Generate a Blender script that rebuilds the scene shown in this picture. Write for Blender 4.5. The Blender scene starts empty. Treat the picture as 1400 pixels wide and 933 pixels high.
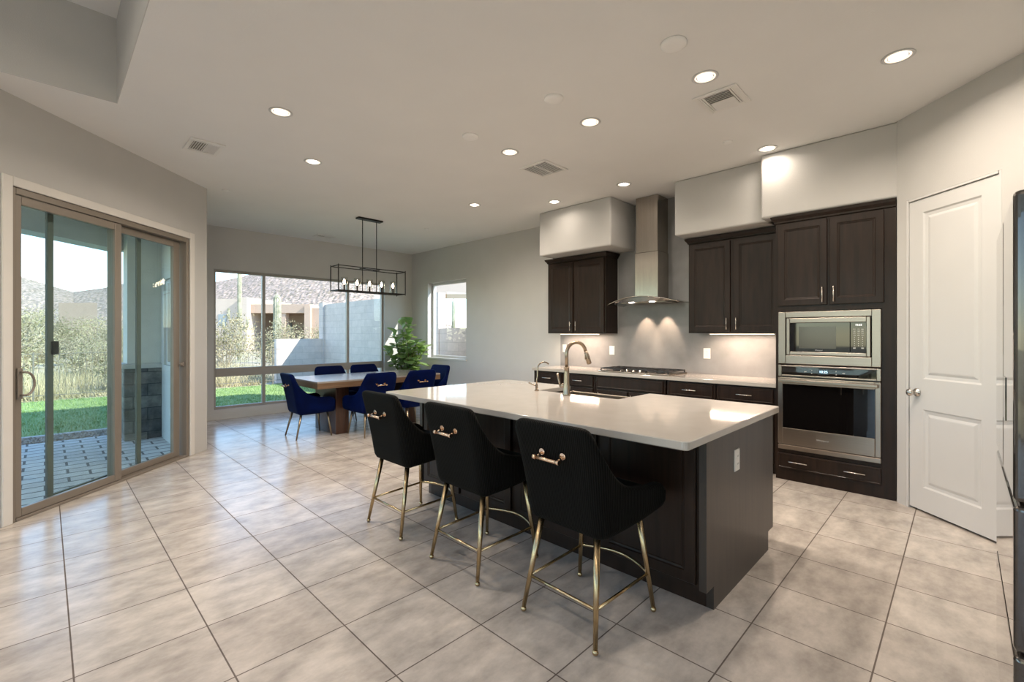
import bpy, bmesh, math, random
from mathutils import Vector, Matrix, Euler
random.seed(7)
PI = math.pi
S = bpy.context.scene
COL = S.collection

# ------------------------------------------------------------------ camera, sky, sun, exposure
CAM_H = 1.38
YAW = math.radians(45.5)
cam = bpy.data.cameras.new('camera')
cam.sensor_width = 36.0
cam.lens = 627.0 / 1400.0 * 36.0
cam.shift_y = -9.0 / 1400.0
cam.clip_end = 1000
cam_o = bpy.data.objects.new('camera', cam)
cam_o.location = (0, 0, CAM_H)
cam_o.rotation_euler = (PI / 2, 0, -YAW)
COL.objects.link(cam_o)
S.camera = cam_o

EXPOSURE = 0.66
SKY_STRENGTH = 0.42
SUN_STRENGTH = 5.8
SUN_DIR = Vector((-0.6, 1.0, -0.88)).normalized()
DOWNLIGHT_W = 15.0
S.view_settings.view_transform = 'Standard'
S.view_settings.look = 'None'
S.view_settings.exposure = EXPOSURE
S.view_settings.gamma = 1.0
S.view_settings.use_curve_mapping = False
S.cycles.max_bounces = 10
S.cycles.diffuse_bounces = 5
S.cycles.glossy_bounces = 5
S.cycles.transparent_max_bounces = 24
S.cycles.transmission_bounces = 6
S.cycles.sample_clamp_indirect = 4.0
S.cycles.caustics_reflective = False
S.cycles.caustics_refractive = False

w = bpy.data.worlds.new('world'); S.world = w; w.use_nodes = True
nt = w.node_tree; nt.nodes.clear()
sky = nt.nodes.new('ShaderNodeTexSky'); sky.sky_type = 'NISHITA'; sky.sun_disc = False
sky.sun_elevation = math.asin(-SUN_DIR.z)
sky.sun_rotation = math.atan2(-SUN_DIR.x, -SUN_DIR.y)
sky.air_density = 1.0; sky.dust_density = 0.0; sky.ozone_density = 2.0
bg = nt.nodes.new('ShaderNodeBackground'); bg.inputs[1].default_value = SKY_STRENGTH
wo = nt.nodes.new('ShaderNodeOutputWorld')
tint = nt.nodes.new('ShaderNodeMix'); tint.data_type = 'RGBA'; tint.blend_type = 'MULTIPLY'; tint.inputs[0].default_value = 1.0
tint.inputs[7].default_value = (0.84, 0.885, 0.93, 1)
nt.links.new(sky.outputs[0], tint.inputs[6]); nt.links.new(tint.outputs[2], bg.inputs[0]); nt.links.new(bg.outputs[0], wo.inputs[0])

sun = bpy.data.lights.new('sun', 'SUN'); sun.energy = SUN_STRENGTH; sun.angle = math.radians(0.53)
sun.color = (1.0, 0.95, 0.87)
sun_o = bpy.data.objects.new('sun', sun)
sun_o.rotation_euler = SUN_DIR.to_track_quat('-Z', 'Y').to_euler()
sun_o.location = (20, -30, 30)
COL.objects.link(sun_o)

# ------------------------------------------------------------------ materials
def srgb(r, g, b):
    f = lambda c: (c / 255 / 12.92) if c / 255 <= 0.04045 else ((c / 255 + 0.055) / 1.055) ** 2.4
    return (f(r), f(g), f(b), 1)

def mat(name, col, rough=0.5, metal=0.0, noise=0.0, nscale=8.0, bump=0.0, bscale=60.0, stretch=(1, 1, 1), spec=0.5,
        coat=0.0, sheen=0.0, sheen_col=None, rough_var=0.0, aniso=0.0):
    m = bpy.data.materials.new(name); m.use_nodes = True
    t = m.node_tree; p = t.nodes['Principled BSDF']
    p.inputs['Base Color'].default_value = col
    p.inputs['Roughness'].default_value = rough
    p.inputs['Metallic'].default_value = metal
    p.inputs['Specular IOR Level'].default_value = spec
    p.inputs['Coat Weight'].default_value = coat
    p.inputs['Coat Roughness'].default_value = 0.12
    if sheen:
        p.inputs['Sheen Weight'].default_value = sheen
        p.inputs['Sheen Roughness'].default_value = 0.35
        p.inputs['Sheen Tint'].default_value = sheen_col or (1, 1, 1, 1)
    if noise or bump or rough_var:
        tc = t.nodes.new('ShaderNodeTexCoord'); mp = t.nodes.new('ShaderNodeMapping')
        mp.inputs['Scale'].default_value = stretch
        t.links.new(tc.outputs['Object'], mp.inputs[0])
    if noise or rough_var:
        n = t.nodes.new('ShaderNodeTexNoise'); n.inputs['Scale'].default_value = nscale; n.inputs['Detail'].default_value = 6
        t.links.new(mp.outputs[0], n.inputs['Vector'])
    if noise:
        r = t.nodes.new('ShaderNodeMapRange'); r.inputs[1].default_value = 0.3; r.inputs[2].default_value = 0.7
        r.inputs[3].default_value = 1 - noise; r.inputs[4].default_value = 1 + noise
        t.links.new(n.outputs[0], r.inputs[0])
        mx = t.nodes.new('ShaderNodeMix'); mx.data_type = 'RGBA'; mx.blend_type = 'MULTIPLY'; mx.inputs[0].default_value = 1
        mx.inputs[6].default_value = col
        t.links.new(r.outputs[0], mx.inputs[7]); t.links.new(mx.outputs[2], p.inputs['Base Color'])
    if rough_var:
        r2 = t.nodes.new('ShaderNodeMapRange'); r2.inputs[3].default_value = max(0, rough - rough_var); r2.inputs[4].default_value = rough + rough_var
        t.links.new(n.outputs[0], r2.inputs[0]); t.links.new(r2.outputs[0], p.inputs['Roughness'])
    if bump:
        b = t.nodes.new('ShaderNodeTexNoise'); b.inputs['Scale'].default_value = bscale; b.inputs['Detail'].default_value = 4
        t.links.new(mp.outputs[0], b.inputs['Vector'])
        bn = t.nodes.new('ShaderNodeBump'); bn.inputs['Strength'].default_value = bump; bn.inputs['Distance'].default_value = 0.01
        t.links.new(b.outputs[0], bn.inputs['Height']); t.links.new(bn.outputs[0], p.inputs['Normal'])
    return m

def emit(name, col, strength):
    m = bpy.data.materials.new(name); m.use_nodes = True
    t = m.node_tree; p = t.nodes['Principled BSDF']
    p.inputs['Base Color'].default_value = col
    p.inputs['Emission Color'].default_value = col
    p.inputs['Emission Strength'].default_value = strength
    return m

def glass_mat(name, tint, refl=1.0, ior=1.5):
    m = bpy.data.materials.new(name); m.use_nodes = True
    t = m.node_tree; t.nodes.clear()
    o = t.nodes.new('ShaderNodeOutputMaterial'); mx = t.nodes.new('ShaderNodeMixShader')
    tr = t.nodes.new('ShaderNodeBsdfTransparent'); tr.inputs[0].default_value = tint
    gl = t.nodes.new('ShaderNodeBsdfGlossy'); gl.inputs['Roughness'].default_value = 0.0
    fr = t.nodes.new('ShaderNodeFresnel'); fr.inputs[0].default_value = ior
    ge = t.nodes.new('ShaderNodeNewGeometry'); sb_ = t.nodes.new('ShaderNodeMath'); sb_.operation = 'SUBTRACT'; sb_.inputs[0].default_value = 1.0
    ml = t.nodes.new('ShaderNodeMath'); ml.operation = 'MULTIPLY'
    t.links.new(ge.outputs['Backfacing'], sb_.inputs[1]); t.links.new(fr.outputs[0], ml.inputs[0]); t.links.new(sb_.outputs[0], ml.inputs[1])
    t.links.new(ml.outputs[0], mx.inputs[0]); t.links.new(tr.outputs[0], mx.inputs[1]); t.links.new(gl.outputs[0], mx.inputs[2])
    t.links.new(mx.outputs[0], o.inputs[0])
    return m

def brick_mat(name, c1, c2, mortar_c, bw, bh, mortar, offset=0.5, loc=(0, 0, 0), rot=(0, 0, 0), rough=0.6, noise=0.12, nscale=5, bump=0.3, spec=0.5, coords='Object', rough_var=0.0, nstretch=(1, 1, 1)):
    m = bpy.data.materials.new(name); m.use_nodes = True
    t = m.node_tree; p = t.nodes['Principled BSDF']
    tc = t.nodes.new('ShaderNodeTexCoord'); mp = t.nodes.new('ShaderNodeMapping')
    mp.inputs['Location'].default_value = loc; mp.inputs['Rotation'].default_value = rot
    b = t.nodes.new('ShaderNodeTexBrick')
    b.offset = offset; b.squash = 1.0
    b.inputs['Color1'].default_value = c1; b.inputs['Color2'].default_value = c2; b.inputs['Mortar'].default_value = mortar_c
    b.inputs['Scale'].default_value = 1; b.inputs['Mortar Size'].default_value = mortar; b.inputs['Mortar Smooth'].default_value = 0.1
    b.inputs['Brick Width'].default_value = bw; b.inputs['Row Height'].default_value = bh
    t.links.new(tc.outputs[coords], mp.inputs[0]); t.links.new(mp.outputs[0], b.inputs['Vector'])
    n = t.nodes.new('ShaderNodeTexNoise'); n.inputs['Scale'].default_value = nscale; n.inputs['Detail'].default_value = 8; n.inputs['Roughness'].default_value = 0.65
    mp2 = t.nodes.new('ShaderNodeMapping'); mp2.inputs['Scale'].default_value = nstretch
    t.links.new(tc.outputs[coords], mp2.inputs[0]); t.links.new(mp2.outputs[0], n.inputs['Vector'])
    r = t.nodes.new('ShaderNodeMapRange'); r.inputs[1].default_value = 0.3; r.inputs[2].default_value = 0.7
    r.inputs[3].default_value = 1 - noise; r.inputs[4].default_value = 1 + noise
    t.links.new(n.outputs[0], r.inputs[0])
    mx = t.nodes.new('ShaderNodeMix'); mx.data_type = 'RGBA'; mx.blend_type = 'MULTIPLY'; mx.inputs[0].default_value = 1
    t.links.new(b.outputs[0], mx.inputs[6]); t.links.new(r.outputs[0], mx.inputs[7])
    t.links.new(mx.outputs[2], p.inputs['Base Color'])
    p.inputs['Specular IOR Level'].default_value = spec
    rr = t.nodes.new('ShaderNodeMapRange'); rr.inputs[3].default_value = rough; rr.inputs[4].default_value = 0.85
    t.links.new(b.outputs['Fac'], rr.inputs[0]); t.links.new(rr.outputs[0], p.inputs['Roughness'])
    if bump:
        bn = t.nodes.new('ShaderNodeBump'); bn.inputs['Strength'].default_value = bump; bn.inputs['Distance'].default_value = 0.006; bn.invert = True
        t.links.new(b.outputs['Fac'], bn.inputs['Height']); t.links.new(bn.outputs[0], p.inputs['Normal'])
    return m

def two_tone(name, c1, c2, scale, lo=0.45, hi=0.55, rough=0.9, detail=6, tex='noise', bump=0.0, c3=None, scale3=40.0, rnd=0.0):
    m = bpy.data.materials.new(name); m.use_nodes = True
    t = m.node_tree; p = t.nodes['Principled BSDF']; p.inputs['Roughness'].default_value = rough
    p.inputs['Specular IOR Level'].default_value = 0.2
    tc = t.nodes.new('ShaderNodeTexCoord')
    n = t.nodes.new('ShaderNodeTexNoise'); n.inputs['Scale'].default_value = scale; n.inputs['Detail'].default_value = detail
    t.links.new(tc.outputs['Object'], n.inputs['Vector'])
    r = t.nodes.new('ShaderNodeValToRGB'); r.color_ramp.elements[0].position = lo; r.color_ramp.elements[1].position = hi
    r.color_ramp.elements[0].color = c1; r.color_ramp.elements[1].color = c2
    t.links.new(n.outputs[0], r.inputs[0]); out = r.outputs[0]
    if c3:
        v = t.nodes.new('ShaderNodeTexVoronoi'); v.inputs['Scale'].default_value = scale3
        t.links.new(tc.outputs['Object'], v.inputs['Vector'])
        r3 = t.nodes.new('ShaderNodeMapRange'); r3.inputs[1].default_value = 0.25; r3.inputs[2].default_value = 0.42; r3.inputs[3].default_value = 1; r3.inputs[4].default_value = 0
        t.links.new(v.outputs['Distance'], r3.inputs[0])
        mx = t.nodes.new('ShaderNodeMix'); mx.data_type = 'RGBA'; mx.inputs[7].default_value = c3
        t.links.new(r3.outputs[0], mx.inputs[0]); t.links.new(out, mx.inputs[6]); out = mx.outputs[2]
    if rnd:
        oi = t.nodes.new('ShaderNodeObjectInfo'); rr = t.nodes.new('ShaderNodeMapRange')
        rr.inputs[3].default_value = 1 - rnd; rr.inputs[4].default_value = 1 + rnd
        t.links.new(oi.outputs['Random'], rr.inputs[0])
        mx = t.nodes.new('ShaderNodeMix'); mx.data_type = 'RGBA'; mx.blend_type = 'MULTIPLY'; mx.inputs[0].default_value = 1
        t.links.new(out, mx.inputs[6]); t.links.new(rr.outputs[0], mx.inputs[7]); out = mx.outputs[2]
    t.links.new(out, p.inputs['Base Color'])
    if bump:
        bn = t.nodes.new('ShaderNodeBump'); bn.inputs['Strength'].default_value = bump
        t.links.new(n.outputs[0], bn.inputs['Height']); t.links.new(bn.outputs[0], p.inputs['Normal'])
    return m

M = {}
M['wall'] = mat('wall_paint', (0.55, 0.54, 0.522, 1), 0.6, noise=0.02, nscale=3, bump=0.12, bscale=140, spec=0.3)
M['ceiling'] = mat('ceiling_paint', (0.82, 0.81, 0.79, 1), 0.8, noise=0.015, nscale=2, bump=0.08, bscale=120, spec=0.2)
M['white'] = mat('white_paint', (0.62, 0.615, 0.605, 1), 0.35, noise=0.01, nscale=4)
M['casing'] = mat('casing_paint', (0.70, 0.67, 0.63, 1), 0.5, noise=0.02, nscale=6)
M['floor'] = brick_mat('floor_tile', (0.475, 0.425, 0.38, 1), (0.55, 0.50, 0.45, 1), (0.12, 0.095, 0.08, 1), 0.457, 0.457, 0.0032,
                       offset=0.0, loc=(-0.08 + 0.457 * 20, -3.004 + 0.457 * 20, 0), rough=0.23, noise=0.3, nscale=4.2, bump=0.25, nstretch=(1, 1.6, 1))
M['wood'] = mat('espresso_wood', (0.018, 0.0095, 0.0058, 1), 0.38, noise=0.35, nscale=5, stretch=(6, 6, 0.6), coat=0.03, spec=0.25, bump=0.04, bscale=30)
M['wood_lite'] = mat('espresso_panel', (0.034, 0.0235, 0.017, 1), 0.4, noise=0.3, nscale=4, stretch=(7, 7, 0.5), coat=0.1)
M['quartz'] = mat('quartz', (0.46, 0.425, 0.385, 1), 0.07, noise=0.03, nscale=9, spec=0.55)
M['splash'] = mat('backsplash_plaster', (0.25, 0.243, 0.242, 1), 0.42, noise=0.22, nscale=2.6, bump=0.05, bscale=20)
M['steel'] = mat('stainless', (0.335, 0.285, 0.24, 1), 0.3, 1.0, noise=0.05, nscale=3, stretch=(1, 1, 60))
M['steel_h'] = mat('hood_steel', (0.40, 0.36, 0.32, 1), 0.26, 1.0, noise=0.06, nscale=2, stretch=(30, 30, 1))
M['nickel'] = mat('satin_nickel', (0.66, 0.61, 0.55, 1), 0.25, 1.0)
M['faucet'] = mat('faucet_bronze', (0.36, 0.285, 0.215, 1), 0.24, 1.0)
M['brass'] = mat('aged_brass', (0.50, 0.375, 0.215, 1), 0.27, 1.0, noise=0.12, nscale=14)
M['copper'] = mat('rose_brass', (0.75, 0.52, 0.36, 1), 0.2, 1.0)
M['leg_grey'] = mat('antique_brass', (0.30, 0.235, 0.16, 1), 0.3, 1.0)
M['black'] = mat('black_plastic', (0.012, 0.012, 0.012, 1), 0.35)
M['blackglass'] = mat('black_glass', (0.004, 0.0035, 0.0035, 1), 0.03, spec=0.6)
M['mwglass'] = mat('microwave_window', (0.035, 0.035, 0.034, 1), 0.12, spec=0.5)
M['iron'] = mat('cast_iron', (0.03, 0.03, 0.032, 1), 0.5)
M['bronze'] = mat('bronze_metal', (0.022, 0.019, 0.017, 1), 0.4, 0.6)
M['taupe'] = mat('taupe_aluminium', (0.24, 0.205, 0.17, 1), 0.42, 0.2)
M['winframe'] = mat('window_aluminium', (0.36, 0.335, 0.30, 1), 0.45, 0.2)
M['plate'] = mat('switch_plate', (0.82, 0.80, 0.77, 1), 0.35)
M['slot'] = mat('outlet_slot', (0.45, 0.43, 0.40, 1), 0.5)
M['glass'] = glass_mat('window_glass', (0.965, 0.985, 0.975, 1))
M['doorglass'] = glass_mat('door_glass', (0.90, 0.972, 0.955, 1))
M['clearglass'] = glass_mat('clear_glass', (0.88, 0.88, 0.86, 1), ior=1.7)
M['hoodglass'] = glass_mat('canopy_glass', (0.72, 0.76, 0.74, 1))
M['mesh'] = bpy.data.materials.new('insect_screen'); M['mesh'].use_nodes = True
_t = M['mesh'].node_tree; _t.nodes.clear()
_o = _t.nodes.new('ShaderNodeOutputMaterial'); _m = _t.nodes.new('ShaderNodeMixShader'); _m.inputs[0].default_value = 0.12
_a = _t.nodes.new('ShaderNodeBsdfTransparent'); _b = _t.nodes.new('ShaderNodeBsdfDiffuse'); _b.inputs[0].default_value = (0.25, 0.27, 0.27, 1)
_t.links.new(_a.outputs[0], _m.inputs[1]); _t.links.new(_b.outputs[0], _m.inputs[2]); _t.links.new(_m.outputs[0], _o.inputs[0])
M['lens'] = emit('lit_lens', (1.0, 0.93, 0.84, 1), 9.0)
M['reflector'] = emit('lit_reflector', (1.0, 0.84, 0.68, 1), 0.75)
M['bulb'] = emit('lit_bulb', (1.0, 0.80, 0.58, 1), 30.0)
M['strip'] = emit('lit_strip', (1.0, 0.80, 0.62, 1), 6.0)
M['digits'] = emit('lit_digits', (0.55, 0.8, 1.0, 1), 1.6)
M['digits_w'] = emit('lit_white_digits', (0.9, 0.92, 0.92, 1), 0.9)
M['print'] = mat('grey_print', (0.45, 0.45, 0.44, 1), 0.5)
M['lcd'] = mat('dark_display', (0.012, 0.03, 0.045, 1), 0.1)
M['pink'] = two_tone('walnut_top', (0.20, 0.115, 0.065, 1), (0.33, 0.205, 0.12, 1), 6, 0.35, 0.65, rough=0.3)
M['tabletop'] = mat('grey_wood_top', (0.30, 0.27, 0.25, 1), 0.22, noise=0.12, nscale=4, stretch=(1, 9, 9), coat=0.3)
M['tableside'] = mat('brown_wood_edge', (0.15, 0.09, 0.052, 1), 0.35, noise=0.3, nscale=5, stretch=(1, 6, 12), coat=0.2)
M['tableleg'] = mat('walnut_slab', (0.05, 0.02, 0.011, 1), 0.3, noise=0.35, nscale=5, stretch=(8, 8, 0.8), coat=0.3)
M['leaf'] = two_tone('fig_leaf', (0.12, 0.24, 0.07, 1), (0.36, 0.47, 0.20, 1), 7, 0.38, 0.62, rough=0.3)
M['leaf'].node_tree.nodes['Principled BSDF'].inputs['Specular IOR Level'].default_value = 0.5
_t = M['leaf'].node_tree; _p = _t.nodes['Principled BSDF']; _o = _t.nodes['Material Output']
_tl = _t.nodes.new('ShaderNodeBsdfTranslucent'); _tl.inputs[0].default_value = (0.34, 0.46, 0.12, 1); _mx = _t.nodes.new('ShaderNodeMixShader'); _mx.inputs[0].default_value = 0.35
_t.links.new(_p.outputs[0], _mx.inputs[1]); _t.links.new(_tl.outputs[0], _mx.inputs[2]); _t.links.new(_mx.outputs[0], _o.inputs[0])
M['stem'] = mat('brown_stem', (0.10, 0.065, 0.04, 1), 0.8, noise=0.2, nscale=20)
M['pot'] = mat('white_ceramic', (0.72, 0.71, 0.69, 1), 0.3, noise=0.03)
M['soil'] = mat('potting_soil', (0.03, 0.02, 0.014, 1), 0.95, noise=0.3, nscale=40, bump=0.5)
M['blue'] = mat('blue_velvet', (0.0005, 0.004, 0.038, 1), 0.6, noise=0.35, nscale=6, sheen=0.06, sheen_col=(0.01, 0.32, 1, 1), spec=0.05)
M['fridge'] = mat('dark_stainless', (0.07, 0.06, 0.05, 1), 0.35, 0.7, noise=0.05, nscale=3, stretch=(40, 40, 1))
M['fridge_front'] = mat('polished_dark_steel', (0.07, 0.06, 0.052, 1), 0.22, 0.6, coat=1.0)
M['fridge_front'].node_tree.nodes['Principled BSDF'].inputs['Coat Roughness'].default_value = 0.02
M['vent_dark'] = mat('vent_void', (0.10, 0.09, 0.075, 1), 0.8)
M['vent_mid'] = mat('vent_duct', (0.30, 0.28, 0.25, 1), 0.8)
M['vent'] = mat('vent_paint', (0.80, 0.78, 0.75, 1), 0.5)
M['cover'] = mat('cover_plate_plastic', (0.88, 0.87, 0.85, 1), 0.5)

def velvet_black():
    m = mat('black_corduroy', (0.003, 0.003, 0.003, 1), 0.75, sheen=0.012, sheen_col=(0.55, 0.75, 0.7, 1), spec=0.06)
    t = m.node_tree; p = t.nodes['Principled BSDF']
    tc = t.nodes.new('ShaderNodeTexCoord'); wv = t.nodes.new('ShaderNodeTexWave')
    wv.wave_type = 'BANDS'; wv.bands_direction = 'X'; wv.inputs['Scale'].default_value = 32; wv.inputs['Distortion'].default_value = 0.15
    t.links.new(tc.outputs['UV'], wv.inputs['Vector'])
    r = t.nodes.new('ShaderNodeValToRGB'); r.color_ramp.elements[0].color = (0.001, 0.001, 0.001, 1); r.color_ramp.elements[1].color = (0.010, 0.0095, 0.0085, 1)
    t.links.new(wv.outputs[0], r.inputs[0]); t.links.new(r.outputs[0], p.inputs['Base Color'])
    bn = t.nodes.new('ShaderNodeBump'); bn.inputs['Strength'].default_value = 0.5; bn.inputs['Distance'].default_value = 0.004
    t.links.new(wv.outputs[0], bn.inputs['Height']); t.links.new(bn.outputs[0], p.inputs['Normal'])
    return m
M['black_velvet'] = velvet_black()
# outdoors
M['paver'] = brick_mat('patio_paver', (0.56, 0.52, 0.48, 1), (0.66, 0.62, 0.575, 1), (0.13, 0.115, 0.105, 1), 0.34, 0.2, 0.012, rot=(0, 0, math.radians(0)), rough=0.8, noise=0.15, nscale=9, bump=0.7)
M['lawn'] = two_tone('green_lawn', (0.20, 0.30, 0.10, 1), (0.32, 0.42, 0.17, 1), 26, 0.35, 0.65, bump=0.6)
M['grass'] = two_tone('grass_blades', (0.20, 0.31, 0.10, 1), (0.33, 0.44, 0.18, 1), 3, 0.4, 0.6)
M['kerb'] = mat('concrete_kerb', (0.55, 0.52, 0.48, 1), 0.9, noise=0.1, nscale=8)
M['gravel'] = two_tone('brown_gravel', (0.30, 0.24, 0.20, 1), (0.55, 0.48, 0.42, 1), 22, 0.35, 0.65)
M['stucco'] = mat('exterior_stucco', (0.68, 0.655, 0.60, 1), 0.9, noise=0.05, nscale=5, bump=0.4, bscale=70)
M['stonebase'] = None
M['block'] = None
M['house'] = mat('tan_stucco', (0.50, 0.36, 0.275, 1), 0.9, noise=0.05, nscale=1)
M['house2'] = mat('pale_stucco', (0.56, 0.45, 0.37, 1), 0.9, noise=0.05, nscale=1)
M['porch'] = mat('porch_shade', (0.50, 0.36, 0.27, 1), 0.9)
M['pane'] = mat('house_pane', (0.25, 0.28, 0.30, 1), 0.1)
M['cactus'] = two_tone('saguaro_skin', (0.27, 0.265, 0.18, 1), (0.40, 0.375, 0.28, 1), 5, 0.4, 0.6)
M['brush'] = two_tone('brush_leaf', (0.24, 0.225, 0.12, 1), (0.47, 0.40, 0.25, 1), 1.2, 0.35, 0.65, rnd=0.3)
M['twig'] = two_tone('pale_twig', (0.33, 0.27, 0.19, 1), (0.58, 0.50, 0.38, 1), 2, 0.35, 0.65)
M['desert'] = two_tone('desert_soil', (0.36, 0.30, 0.19, 1), (0.50, 0.42, 0.30, 1), 0.8, 0.4, 0.6, bump=0.4, c3=(0.36, 0.35, 0.20, 1), scale3=0.6)
M['hill'] = two_tone('rocky_hillside', (0.25, 0.195, 0.145, 1), (0.47, 0.355, 0.29, 1), 1.1, 0.36, 0.62, bump=0.4, c3=(0.19, 0.165, 0.11, 1), scale3=1.0)
M['rock'] = mat('pale_rock', (0.58, 0.49, 0.41, 1), 0.9, noise=0.15, nscale=3)

def wall_wrap(m):
    t = m.node_tree
    tc = [n for n in t.nodes if n.type == 'TEX_COORD'][0]; mp = [n for n in t.nodes if n.type == 'MAPPING'][0]
    sx = t.nodes.new('ShaderNodeSeparateXYZ'); cx = t.nodes.new('ShaderNodeCombineXYZ'); ad = t.nodes.new('ShaderNodeMath')
    t.links.new(tc.outputs['Object'], sx.inputs[0]); t.links.new(sx.outputs[0], ad.inputs[0]); t.links.new(sx.outputs[1], ad.inputs[1])
    t.links.new(ad.outputs[0], cx.inputs[0]); t.links.new(sx.outputs[2], cx.inputs[1]); t.links.new(cx.outputs[0], mp.inputs[0])
    return m
M['stonebase'] = wall_wrap(brick_mat('stone_veneer', (0.06, 0.06, 0.065, 1), (0.26, 0.24, 0.21, 1), (0.04, 0.04, 0.04, 1), 0.32, 0.17, 0.005, rough=0.6, noise=0.6, nscale=6, bump=0.5))
def block_material():
    m = brick_mat('grey_block', (0.60, 0.515, 0.47, 1), (0.66, 0.565, 0.515, 1), (0.52, 0.45, 0.41, 1), 0.4, 0.2, 0.006, rough=0.9, noise=0.08, nscale=6, bump=0.4)
    return wall_wrap(m)
M['block'] = block_material()

# ------------------------------------------------------------------ mesh builder
class MB:
    def __init__(s):
        s.v = []; s.f = []; s.sm = []
    def add(s, vs, fs, smooth=False):
        o = len(s.v); s.v += [Vector(x) for x in vs]
        for f in fs:
            s.f.append([o + i for i in f]); s.sm.append(smooth)
        return s
    def box(s, x0, x1, y0, y1, z0, z1, bev=0.0, seg=2, mtx=None):
        if x0 > x1: x0, x1 = x1, x0
        if y0 > y1: y0, y1 = y1, y0
        if z0 > z1: z0, z1 = z1, z0
        vs = [(x, y, z) for z in (z0, z1) for y in (y0, y1) for x in (x0, x1)]
        fs = [(0, 2, 3, 1), (4, 5, 7, 6), (0, 1, 5, 4), (2, 6, 7, 3), (0, 4, 6, 2), (1, 3, 7, 5)]
        if bev > 0:
            bev = min(bev, 0.45 * min(x1 - x0, y1 - y0, z1 - z0))
            bm = bmesh.new(); bv = [bm.verts.new(v) for v in vs]
            for f in fs: bm.faces.new([bv[i] for i in f])
            bmesh.ops.bevel(bm, geom=list(bm.edges), offset=bev, segments=seg, profile=0.5, affect='EDGES')
            bm.verts.index_update()
            vs = [v.co.copy() for v in bm.verts]; fs = [[v.index for v in f.verts] for f in bm.faces]; bm.free()
        if mtx: vs = [mtx @ Vector(v) for v in vs]
        return s.add(vs, fs, smooth=False)
    def prism(s, pts, z0, z1):
        n = len(pts)
        vs = [(p[0], p[1], z0) for p in pts] + [(p[0], p[1], z1) for p in pts]
        fs = [list(range(n))[::-1], list(range(n, 2 * n))] + [(i, (i + 1) % n, n + (i + 1) % n, n + i) for i in range(n)]
        return s.add(vs, fs)
    def tube(s, path, r, n=10, caps=True, smooth=True):
        path = [Vector(p) for p in path]; m = len(path)
        rs = r if isinstance(r, (list, tuple)) else [r] * m
        rings = []; nrm = None
        for i, p in enumerate(path):
            t = (path[min(i + 1, m - 1)] - path[max(i - 1, 0)]).normalized()
            if nrm is None:
                a = Vector((0, 0, 1)) if abs(t.z) < 0.9 else Vector((1, 0, 0))
                nrm = a.cross(t).normalized()
            else:
                nrm = (nrm - t * nrm.dot(t)).normalized()
            b = t.cross(nrm)
            rings.append([p + (nrm * math.cos(2 * PI * k / n) + b * math.sin(2 * PI * k / n)) * rs[i] for k in range(n)])
        vs = [v for rg in rings for v in rg]
        fs = [(i * n + k, i * n + (k + 1) % n, (i + 1) * n + (k + 1) % n, (i + 1) * n + k) for i in range(m - 1) for k in range(n)]
        s.add(vs, fs, smooth)
        if caps:
            o = len(s.v) - len(vs)
            s.f.append([o + k for k in range(n)][::-1]); s.sm.append(False)
            s.f.append([o + (m - 1) * n + k for k in range(n)]); s.sm.append(False)
        return s
    def lathe(s, prof, c=(0, 0, 0), n=20, axis='z', smooth=True, mtx=None):
        vs = []
        for (r, h) in prof:
            for k in range(n):
                a = 2 * PI * k / n; x, y = r * math.cos(a), r * math.sin(a)
                p = {'z': (x, y, h), 'x': (h, x, y), 'y': (y, h, x)}[axis]
                p = Vector(p) + Vector(c)
                vs.append(mtx @ p if mtx else p)
        m = len(prof)
        fs = [(i * n + k, i * n + (k + 1) % n, (i + 1) * n + (k + 1) % n, (i + 1) * n + k) for i in range(m - 1) for k in range(n)]
        fs += [list(range(n))[::-1], [(m - 1) * n + k for k in range(n)]]
        return s.add(vs, fs, smooth)
    def ball(s, c, r, n=12, sc=(1, 1, 1)):
        prof = [(max(1e-4, r * math.sin(PI * i / 8)), -r * math.cos(PI * i / 8)) for i in range(9)]
        b = MB().lathe(prof, n=n)
        return s.add([Vector((v.x * sc[0], v.y * sc[1], v.z * sc[2])) + Vector(c) for v in b.v], b.f, True)
    def front(s, O, U, V, N, w, h, t, loops, hole=None):
        """slab on plane O,U,V with outward normal N; loops = (inset, depth below front)"""
        O, U, V, N = Vector(O), Vector(U), Vector(V), Vector(N)
        def ring(ins, d):
            return [O + U * a + V * b + N * (t - d) for a, b in ((ins, ins), (w - ins, ins), (w - ins, h - ins), (ins, h - ins))]
        vs = ring(0, t); R = [(0, t)] + loops
        for ins, d in loops: vs += ring(ins, d)
        fs = [(3, 2, 1, 0)]
        for i in range(len(R) - 1):
            for k in range(4):
                fs.append((i * 4 + k, i * 4 + (k + 1) % 4, (i + 1) * 4 + (k + 1) % 4, (i + 1) * 4 + k))
        e = (len(R) - 1) * 4
        fs.append((e, e + 1, e + 2, e + 3))
        return s.add(vs, fs)
    def build(s, name, m, parent=None, world=True, mods=None):
        me = bpy.data.meshes.new(name)
        off = parent.location if (parent and world) else Vector((0, 0, 0))
        root = parent
        if parent and world and parent.parent: off = off + parent.parent.location
        me.from_pydata([tuple(v - off) for v in s.v], [], s.f)
        me.polygons.foreach_set('use_smooth', s.sm)
        me.update()
        o = bpy.data.objects.new(name, me); COL.objects.link(o)
        if m: me.materials.append(m)
        if parent: o.parent = parent
        return o

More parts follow.
